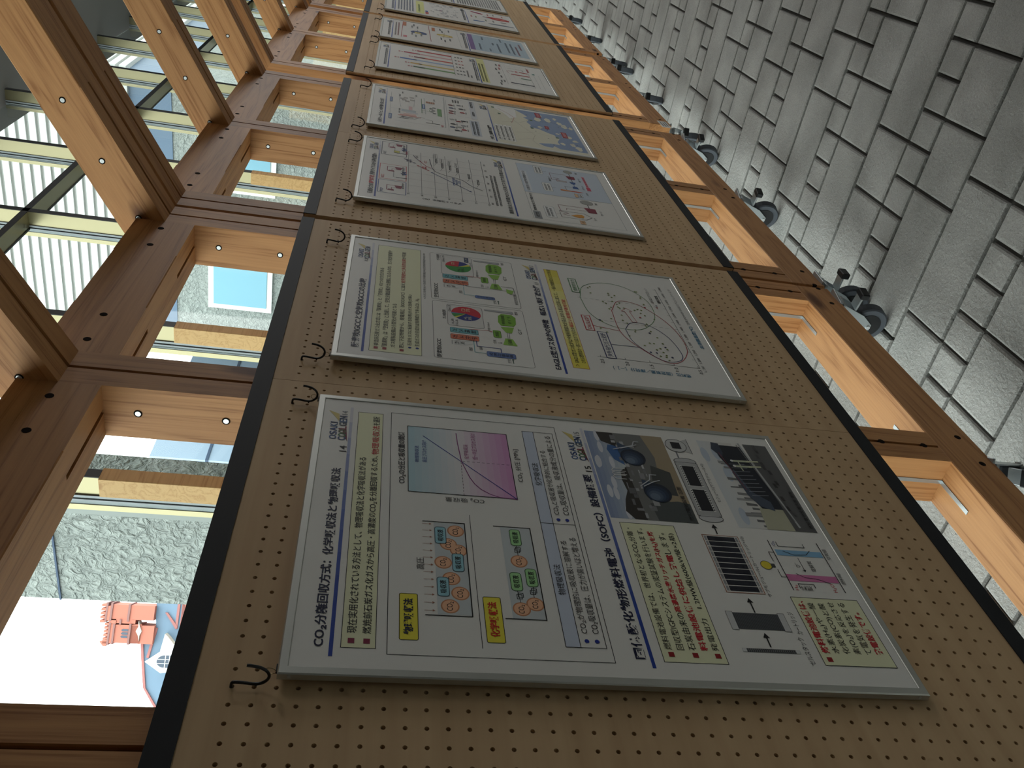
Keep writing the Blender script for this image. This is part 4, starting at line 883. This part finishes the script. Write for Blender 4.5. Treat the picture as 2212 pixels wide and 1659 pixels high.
def p4(up, lo):
    s = up; slide_head(s, 3, '', '大崎クールジェンの設備計画と仕様', 392, .026, tcol=INK)
    s.L([(115, 80), (520, 80)], .8, GREY); s.L([(270, 82), (270, 220)], .8, (120, 140, 170))
    for x0, y0, x1, y1 in ((115, 76, 185, 87), (366, 76, 437, 86), (327, 203, 397, 214)): s.B(x0, y0, x1, y1, (78, 112, 164), (40, 60, 100), .8, 4); s.blur(x0 + 8, y0 + 3, x1 - 8, y1 - 3, (220, 224, 230), 6, 9)
    s.P([(186, 118), (202, 118), (206, 178), (186, 182)], (214, 168, 158), 2); s.P([(206, 130), (222, 130), (222, 178), (206, 178)], (226, 196, 188), 2); s.R(180, 110, 186, 196, (196, 120, 108), 3)
    s.R(244, 122, 276, 178, (186, 192, 196), 2); s.R(226, 140, 244, 186, (206, 208, 210), 2); s.R(276, 150, 330, 164, (214, 178, 178), 3)
    s.L([(144, 108), (148, 170), (195, 197), (186, 210)], 1.8, INK); s.P([(142, 116), (150, 116), (148, 150), (143, 150)], INK, 3); s.P([(160, 120), (170, 124), (168, 168), (162, 168)], (60, 58, 56), 3); s.L([(150, 130), (180, 128)], 1.3, INK)
    s.P([(128, 216), (134, 216), (136, 268), (130, 268)], (44, 44, 46), 3); s.L([(134, 240), (170, 240), (172, 214)], 1.4, INK)
    for x, y in ((420, 130), (438, 122), (456, 136), (404, 142), (470, 160), (430, 162)): s.B(x - 8, y - 6, x + 10, y + 10, (178, 172, 166), GREY, .8, 3)
    s.L([(257, 201), (482, 201)], 2.2, (70, 120, 66)); s.L([(300, 201), (300, 230), (360, 236)], 1.6, (70, 120, 66)); s.L([(250, 215), (500, 212)], 1, (120, 140, 120)); s.L([(300, 120), (420, 112), (520, 110)], .8, GREY); s.L([(330, 170), (520, 176)], .8, GREY)
    s.R(424, 218, 452, 254, (196, 150, 124), 3); 
    for k in range(4): s.R(424, 222 + k * 9, 452, 225 + k * 9, (150, 110, 90), 4)
    for x, y in ((300, 240), (320, 246), (346, 238), (280, 250), (364, 250)): s.E(x, y, 8, 7, (130, 132, 130), INK, .7, 3)
    s.B(250, 262, 360, 278, (128, 168, 116), (70, 110, 64), .8, 3); s.L([(100, 100), (100, 286), (560, 292)], .7, GREY, 2); s.blur(104, 272, 130, 280, RED, 5, 9)
    for x, y in ((210, 112), (250, 112), (470, 112), (520, 122), (500, 178), (470, 250)): s.blur(x, y, x + 34, y + 6, (110, 110, 112), 5, 8)
    s.L([(101, 288), (575, 295)], .9, GREY); s.L([(63, 299), (530, 300)], .7, GREY); s.L([(300, 300), (300, 392)], .7, GREY)
    rr = random.Random(8); cs = [(60, 70, 110), (168, 50, 56), (60, 60, 62), (150, 152, 154), (150, 46, 50), (40, 42, 46), (176, 176, 170), (120, 60, 60)]
    for k, (x, y) in enumerate(((127,314),(111,357),(172,317),(169,357),(219,340),(234,360),(237,316),(361,318),(410,320),(360,362),(415,360),(469,353),(330,316),(90,330),(140,340),(455,318))):
        s.P([(x - 8, y - 8), (x + 6, y - 10), (x + 10, y + 4), (x + 2, y + 12), (x - 7, y + 8)], cs[k % 8], 4); s.blur(x - 14, y + 13, x + 14, y + 18, (110, 110, 112), 5, 7)
    for k in range(3): s.blur(505, 328 + k * 11, 550, 335 + k * 11, INK, 5, 9)
    s.R(55, 385, 264, 422, (198, 204, 212), 1); s.R(290, 396, 568, 420, (206, 208, 212), 1); s.blur(70, 392, 250, 401, INK, 5, 10); s.blur(66, 406, 258, 415, INK, 5, 10); s.blur(334, 403, 400, 413, INK, 5, 10); s.blur(462, 402, 562, 413, INK, 5, 10)
    s = lo; slide_head(s, 417, '', '大崎上島町の位置', 234, .028, tcol=INK)
    s.R(26, 478, 566, 828, (220, 216, 196), 1)                      # chart of the inland sea: land, then water, islands and roads
    sea = [(566, 592), (503, 627), (470, 640), (450, 620), (420, 640), (383, 627), (340, 640), (313, 632), (302, 668), (261, 701), (244, 723), (220, 726), (197, 737), (150, 722), (113, 726), (113, 690), (93, 640), (63, 660), (60, 690), (84, 700), (56, 720), (56, 828), (570, 826)]
    s.P(sea, (138, 156, 188), 2)
    for x, y, a, b in ((461,726,34,14),(437,771,26,12),(454,682,30,16),(401,787,30,14),(385,812,22,9),(133,740,18,10),(98,800,30,14),(137,781,24,10),(520,700,14,8),(240,776,18,22),(196,800,16,12),(500,760,18,9),(330,676,16,10),(270,740,8,10),(286,756,6,8)):
        n = 13; q = random.Random(int(x)); s.P([(x + a * math.cos(6.283 * k / n) * (.7 + .5 * q.random()), y + b * math.sin(6.283 * k / n) * (.7 + .5 * q.random())) for k in range(n)], (220, 216, 196), 3)
    for pts in (([(60, 640), (120, 620), (200, 640), (300, 600), (420, 560), (560, 540)]), ([(200, 560), (240, 640), (220, 700)]), ([(330, 520), (360, 600), (420, 640)]), ([(420, 480), (440, 560), (560, 600)]), ([(100, 560), (160, 640)])): s.L(pts, .9, (150, 140, 120), 3)
    s.L([(330, 560), (420, 580), (470, 560), (540, 520)], 2, (190, 130, 120), 4); s.P([(561, 508), (559, 598), (431, 590), (397, 560), (470, 540), (540, 500)], (232, 230, 226), 3)
    s.L([(330, 640), (322, 706), (290, 700)], 1.8, (70, 96, 130), 4); s.L([(430, 640), (420, 690), (440, 740), (404, 780), (400, 815)], 1.8, (70, 96, 130), 4); s.L([(150, 760), (130, 826)], 1.2, (70, 96, 130), 4)
    for x0, y0, x1, y1, t in ((484, 680, 556, 702, '広島県'), (226, 756, 304, 778, '愛媛県'), (318, 698, 364, 714, '大崎')): s.B(x0, y0, x1, y1, (176, 60, 70), (110, 30, 40), 1, 5, 3); s.T(x0 + 10, y0 + 5, x1 - 10, y1 - 5, t, (226, 180, 180), 0, 8)
    for x, y in ((300, 640), (420, 650), (540, 500), (450, 520), (210, 730)): s.B(x - 9, y - 6, x + 9, y + 6, (96, 120, 96), None, 1, 4)
    for x, y in ((100, 700), (180, 690), (260, 650), (350, 560), (500, 640), (470, 700), (150, 800), (380, 760)): s.E(x, y, 3, 3, (60, 60, 62), None, 1, 5)
    s.R(62, 482, 276, 552, (230, 228, 222), 4)
    for k in range(5): s.L([(62, 482 + k * 17.5), (276, 482 + k * 17.5)], .8, GREY, 5)
    for k in range(4): s.blur(70, 487 + k * 17.5, 92, 495 + k * 17.5, INK, 7, 9); s.blur(104, 487 + k * 17.5, 260, 495 + k * 17.5, (70, 70, 72), 7, 9)

def p5(up, lo):
    s = up; slide_head(s, 0, '', '', 60); s.blur(79, 38, 460, 51, (70, 72, 78), 5, 15)
    bars = [(134, 368, 217, 174, (120, 160, 104), (46, 92, 54)), (205, 366, 204, 160, (212, 188, 116), (202, 160, 70)), (286, 367, 179, 110, (160, 180, 210), (74, 110, 176)), (357, 367, 220, 177, (200, 92, 80), (132, 40, 52)), (438, 366, 195, 127, (216, 170, 172), (176, 40, 74)), (517, 366, 193, 193, (186, 64, 66), (186, 64, 66))]
    for x, b, m, t, c1, c2 in bars:
        s.R(x - 13, m, x + 13, b, c1, 2); s.R(x - 13, t, x + 13, m, c2, 2); s.blur(x - 14, t - 26, x + 14, t - 17, RED, 5, 12); s.blur(x - 12, t - 12, x + 12, t - 4, RED, 5, 10)
        if t < m: s.E(x, m + 4, 8, 8, (44, 44, 46), None, 1, 5); s.L([(x, m - 8), (x, m + 8)], 2.4, (60, 60, 62), 5)
        for k in range(3): s.blur(x - 15, 380 + k * 15, x + 15, 390 + k * 15, INK if x < 340 or k == 0 else (RED if x < 480 else INK), 5, 13)
    s.L([(94, 369), (548, 365)], 1.3, INK); s.blur(100, 428, 240, 436, (80, 80, 82), 5, 11); s.blur(96, 444, 150, 452, (80, 80, 82), 5, 11)
    s = lo; slide_head(s, 432, '', '', 60); s.blur(62, 468, 460, 484, (70, 72, 78), 5, 17)
    s.R(53, 492, 590, 532, (222, 220, 158), 1); s.blur(70, 498, 470, 507, (84, 84, 40), 5, 11); s.blur(70, 514, 470, 523, (84, 84, 40), 5, 11)
    for x, y, c in ((60, 582, INK), (115, 588, INK), (129, 604, INK), (298, 590, INK), (480, 590, INK), (480, 606, RED), (400, 600, RED), (380, 582, INK), (220, 596, INK)): s.blur(x, y, x + 50, y + 9, c, 5, 12)
    s.L([(93, 621), (555, 618)], 1, GREY); s.L([(104, 640), (102, 753), (557, 752)], 1, INK)
    for k in range(4): s.L([(103, 640 + k * 28), (556, 638 + k * 28)], .5, (170, 170, 170), 2)
    s.R(136, 638, 151, 752, (36, 32, 62), 3); s.R(263, 700, 278, 751, (44, 100, 70), 3); s.R(332, 656, 347, 750, (176, 44, 46), 3); s.L([(409, 648), (409, 676)], 6, (160, 40, 52)); s.R(402, 704, 417, 748, (176, 44, 46), 3); s.L([(340, 648), (409, 640)], 1.6, (160, 40, 52)); s.B(388, 682, 430, 698, (222, 190, 190), None, 1, 3); s.blur(392, 685, 426, 694, RED, 5, 9)
    s.L([(470, 652), (470, 726), (440, 730)], 2.6, (60, 60, 64)); s.L([(520, 650), (520, 735)], 1, GREY); s.blur(440, 752, 520, 762, RED, 5, 12); s.R(404, 772, 432, 786, (120, 170, 160), 3); s.R(414, 776, 424, 784, (36, 62, 60), 4)
    s.L([(97, 778), (390, 778)], .8, GREY); s.L([(94, 801), (408, 803)], .8, GREY); s.blur(205, 836, 580, 842, (70, 70, 72), 5, 8)
def p6(up, lo):
    s = up; slide_head(s, 8, '', '', 60); s.blur(89, 44, 506, 56, (56, 58, 62), 5, 14)
    s.blur(110, 80, 520, 88, (110, 96, 92), 5, 11); s.blur(110, 95, 520, 103, (150, 80, 84), 5, 11)
    s.L([(84, 115), (580, 122)], 3, (176, 66, 76)); s.L([(95, 276), (575, 268)], 3, (150, 50, 60)); s.L([(98, 118), (98, 416)], .8, GREY); s.B(442, 122, 570, 140, (190, 116, 76), (130, 70, 40), .8, 3); s.B(431, 286, 536, 304, (190, 116, 76), (130, 70, 40), .8, 3); s.B(100, 126, 150, 146, (206, 120, 128), None, 1, 3)
    s.P([(271, 170), (300, 164), (330, 180), (330, 236), (300, 256), (262, 252), (255, 210)], (62, 82, 130), 3); s.P([(255, 190), (300, 186), (300, 216), (262, 230)], (214, 196, 120), 4); s.P([(329, 312), (360, 312), (380, 350), (360, 400), (318, 401), (300, 352)], (206, 180, 92), 3); s.P([(310, 330), (350, 330), (352, 380), (318, 382)], (222, 206, 150), 4)
    for x, y in ((200, 170), (200, 220), (420, 170), (420, 200), (480, 180), (150, 190), (480, 330), (420, 340), (200, 330), (200, 380), (470, 380), (150, 350)): s.blur(x, y, x + 70, y + 9, (80, 84, 92), 5, 11)
    s.L([(240, 200), (380, 206)], 1.6, (70, 80, 100)); s.L([(300, 160), (306, 262)], 1.6, (70, 80, 100)); s.L([(270, 350), (420, 356)], 1.6, (120, 110, 80)); s.L([(60, 440), (560, 430)], .8, GREY)
    s = lo; slide_head(s, 427, '', '', 60); s.blur(77, 462, 495, 477, (70, 72, 78), 5, 16)
    s.R(86, 492, 548, 520, (134, 110, 160), 2); s.R(84, 520, 552, 820, (178, 196, 208), 1)
    for k, (x0, x1) in enumerate(((121, 300), (427, 520), (117, 200), (315, 380), (121, 380), (440, 540), (157, 460), (135, 450), (126, 380), (300, 470))): s.blur(x0, 546 + k * 27, x1, 557 + k * 27, (84, 92, 110) if k < 8 else (150, 84, 90), 5, 13)
    for k in range(6): s.L([(84, 574 + k * 44), (551, 572 + k * 44)], .7, (150, 168, 184), 3)
def p7(up, lo):
    s = up; s.blur(60, 46, 520, 60, (60, 70, 110), 5, 16); slide_head(s, 8, '', '', 60)
    for k in range(6): s.blur(80, 84 + k * 18, 560, 94 + k * 18, (100, 112, 140), 5, 12)
    s.R(60, 200, 560, 252, (222, 224, 150), 1); s.blur(120, 214, 420, 226, (90, 120, 70), 5, 14); s.R(80, 258, 150, 278, (190, 80, 70), 3); s.R(160, 258, 200, 274, (78, 110, 176), 3)
    q = random.Random(4)
    for k in range(40): x, y = 90 + q.random() * 460, 290 + q.random() * 170; s.B(x, y, x + 12 + q.random() * 40, y + 6 + q.random() * 14, (186 + q.randint(0, 26),) * 3, (120, 124, 130), .7, 2)
    s.E(300, 360, 10, 10, (150, 70, 110), None, 1, 4)
    s = lo; slide_head(s, 472, '', '', 60); s.blur(100, 504, 560, 520, (56, 58, 70), 5, 16)
    s.P([(535, 566), (548, 580), (520, 640), (480, 654), (470, 640), (500, 590)], (180, 60, 76), 3); s.P([(530, 580), (540, 590), (500, 640), (486, 642)], (70, 60, 130), 4); s.P([(150, 566), (186, 570), (190, 640), (170, 646)], (60, 108, 170), 3)
    s.P([(382, 650), (430, 690), (440, 770), (400, 826), (340, 820), (330, 730)], (182, 60, 58), 3); s.P([(382, 640), (410, 652), (380, 690), (350, 700)], (160, 160, 160), 4); s.R(360, 730, 400, 800, (200, 110, 100), 4)
    s.P([(123, 676), (150, 660), (170, 740), (164, 830), (140, 836), (128, 760)], (120, 126, 140), 3); s.P([(250, 760), (270, 752), (274, 790), (254, 796)], (36, 36, 40), 3)
    for x, y, c in ((300, 560, RED), (300, 590, (150, 150, 90)), (460, 680, RED), (480, 720, (90, 90, 92)), (220, 700, (90, 90, 92)), (470, 780, RED), (220, 650, (90, 120, 90))): s.blur(x, y, x + 70, y + 11, c, 5, 13)
def p8(up, lo):
    slide_head(up, 0, '', '', 60); up.blur(60, 38, 440, 50, (60, 62, 70), 5, 14)
    for k in range(18): up.blur(70, 84 + k * 18, 540, 94 + k * 18, (90, 92, 98), 5, 12)
    slide_head(lo, 412, '', '', 60); lo.blur(60, 450, 440, 462, (60, 62, 70), 5, 14)
    for k in range(18): lo.blur(70, 496 + k * 18, 540, 507 + k * 18, (80, 82, 88), 5, 12)

# ------------------------------------------------------------------ posters and their hooks
PWD, PHT, PTH = .606, .852, .0105
def make_poster(x0, z0, ang, fn, label, W=PWD, H=PHT):
    """aluminium-framed white board; local origin at the outer top-left corner of its front face"""
    root = empty('framed_poster', (x0, -.0195, Z0 + z0), label, 'poster', 'framed sign boards hung in a row on the pegboards')
    tilt = math.asin(.0065 / H)                    # the foot rests nearer the board than the hooked head
    root.rotation_mode = 'XYZ'; root.rotation_euler = (tilt, -ang, 0)
    fw = .0118
    mb = MB()
    def rail(p0, p1, inward):                      # mitred channel with a soft outer edge
        p0, p1, n = Vector(p0), Vector(p1), Vector(inward); d = (p1 - p0).normalized(); sec = [(.0, .0016), (.0016, 0), (fw - .001, 0), (fw, .0008), (fw, .004), (fw - .004, .004), (fw - .004, PTH), (0, PTH)]
        a = [p0 + d * u + n * u + Vector((0, y, 0)) for u, y in sec]; b = [p1 - d * u + n * u + Vector((0, y, 0)) for u, y in sec]; k = len(sec)
        mb.add(a + b, [(i, (i+1) % k, k + (i+1) % k, k + i) for i in range(k)] + [list(range(k))[::-1], list(range(k, 2*k))], ALU)
    rail((0,0,0), (W,0,0), (0,0,-1)); rail((W,0,0), (W,0,-H), (-1,0,0)); rail((W,0,-H), (0,0,-H), (0,0,1)); rail((0,0,-H), (0,0,0), (1,0,0))
    mb.build('frame', root)
    mb = MB(); mb.box((fw - .003, .0016, -H + fw - .003), (W - fw + .003, .0046, -fw + .003), PAPER); sh = mb.build('sheet', root)
    up, lo = Sheet(), Sheet(); fn(up, lo)
    for s in (up, lo):
        o = s.build('printed_slide', sh); o.location = (0, .0016, 0); o.scale = (W / .604, 1, H / .853)
    for x in (.0105, W - .0105):
        mb = MB(); c = Vector((x - (.004 if x < .3 else -.004), .004, .0075)); mb.tube([c + Vector((.0012 * math.sin(a), .0048 * math.cos(a), .0062 * math.sin(a))) for a in [2 * math.pi * k / 16 for k in range(17)]], .0005, BRASS, 6)
        mb.box((x - .006, .0035, -.001), (x + .006, .0065, .0018), BLACKPL); mb.build('hanger_ring', root)
    for x in (-.0003, W + .0003):
        for z in (-.014, -H + .014):
            mb = MB(); sg = -1 if x < .1 else 1; mb.cyl((x - sg * .001, .0055, z), (x + sg * .0004, .0055, z), .0022, ZINC, 12); mb.build('corner_screw', root)
    return root
HK = MB()
HK.tube(catmull([(0, .006, .001), (0, -.002, .0006), (0, -.0075, -.0005), (0, -.0088, -.004), (0, -.0082, -.013), (0, -.0068, -.024), (0, -.0085, -.033), (0, -.0145, -.0395), (0, -.022, -.0415), (0, -.0295, -.0385), (0, -.035, -.031), (0, -.0372, -.022), (0, -.0378, -.0165)], 4), .0019, HOOK, 10)
HK.tube([(0, -.0062, -.0262), (0, -.0036, -.0274)], .0015, HOOK, 8); HK.tube([(0, -.0365, -.0285), (0, -.0338, -.0285)], .0015, HOOK, 8)
hook0 = HK.build('peg_hook', smooth=True)
POST = [
 (.0293, -.0493, .0082, p1, 'nearest framed poster, on carbon dioxide capture and fuel cells, numbered 14 and 15', .6040, .8550),
 (.7719, -.0519, -.0056, p2, 'framed poster with two pie charts above a plot of coloured ovals', .6070, .8490),
 (1.6533, -.0448, -.0026, p3, 'framed poster with an efficiency curve chart above a pale blue plant diagram', .6064, .8480),
 (2.4167, -.0473, -.0002, p4, 'framed poster with a plant flow diagram above a blue sea map', .6067, .8500),
 (3.3681, -.0427, -.0034, p5, 'framed poster with tall coloured bars above a pale yellow strip', .6065, .8526),
 (4.1140, -.0384, -.0016, p6, 'framed poster with a purple band over a large pale blue table', .6061, .8522),
 (5.0497, -.0401, .0029, p7, 'framed poster with a red rocket-like drawing in its lower half', .6064, .8527),
 (5.815, -.040, .0, p8, 'farthest framed poster, plain lines of text, at the top edge of the photo', .606, .852)]
HOOKS = [(.0237, .6250), (.7745, 1.3510), (1.6475, 2.2240), (2.4055, 3.0100), (3.3790, 3.9790), (4.130, 4.6970), (5.067, 5.64), (5.83, 6.41)]
ORD = ('nearest', 'second', 'third', 'fourth', 'fifth', 'sixth', 'seventh', 'eighth')
WHAT = ('poster numbered 14 and 15', 'poster with two pie charts', 'poster with the efficiency curve', 'poster with the blue sea map', 'poster with the coloured bars', 'poster with the purple band', 'poster with the red rocket-like drawing', 'farthest poster')
first = True
for (x, z, a, fn, lb, W, H), hx, wt in zip(POST, HOOKS, WHAT):
    make_poster(x, z, a, fn, lb, W, H)
    for k, h in enumerate(hx):
        hk = hook0 if first else hook0.copy()
        if not first: COL.objects.link(hk)
        first = False
        hk.location = (h, 0, Z0)
        tag(hk, 'black wire hook holding the %s corner of the %s' % (('upper near', 'upper far')[k], wt), 'hook', 'black peg hooks carrying the sign boards')
bpy.data.objects.remove(_fo); bpy.data.curves.remove(_fc)
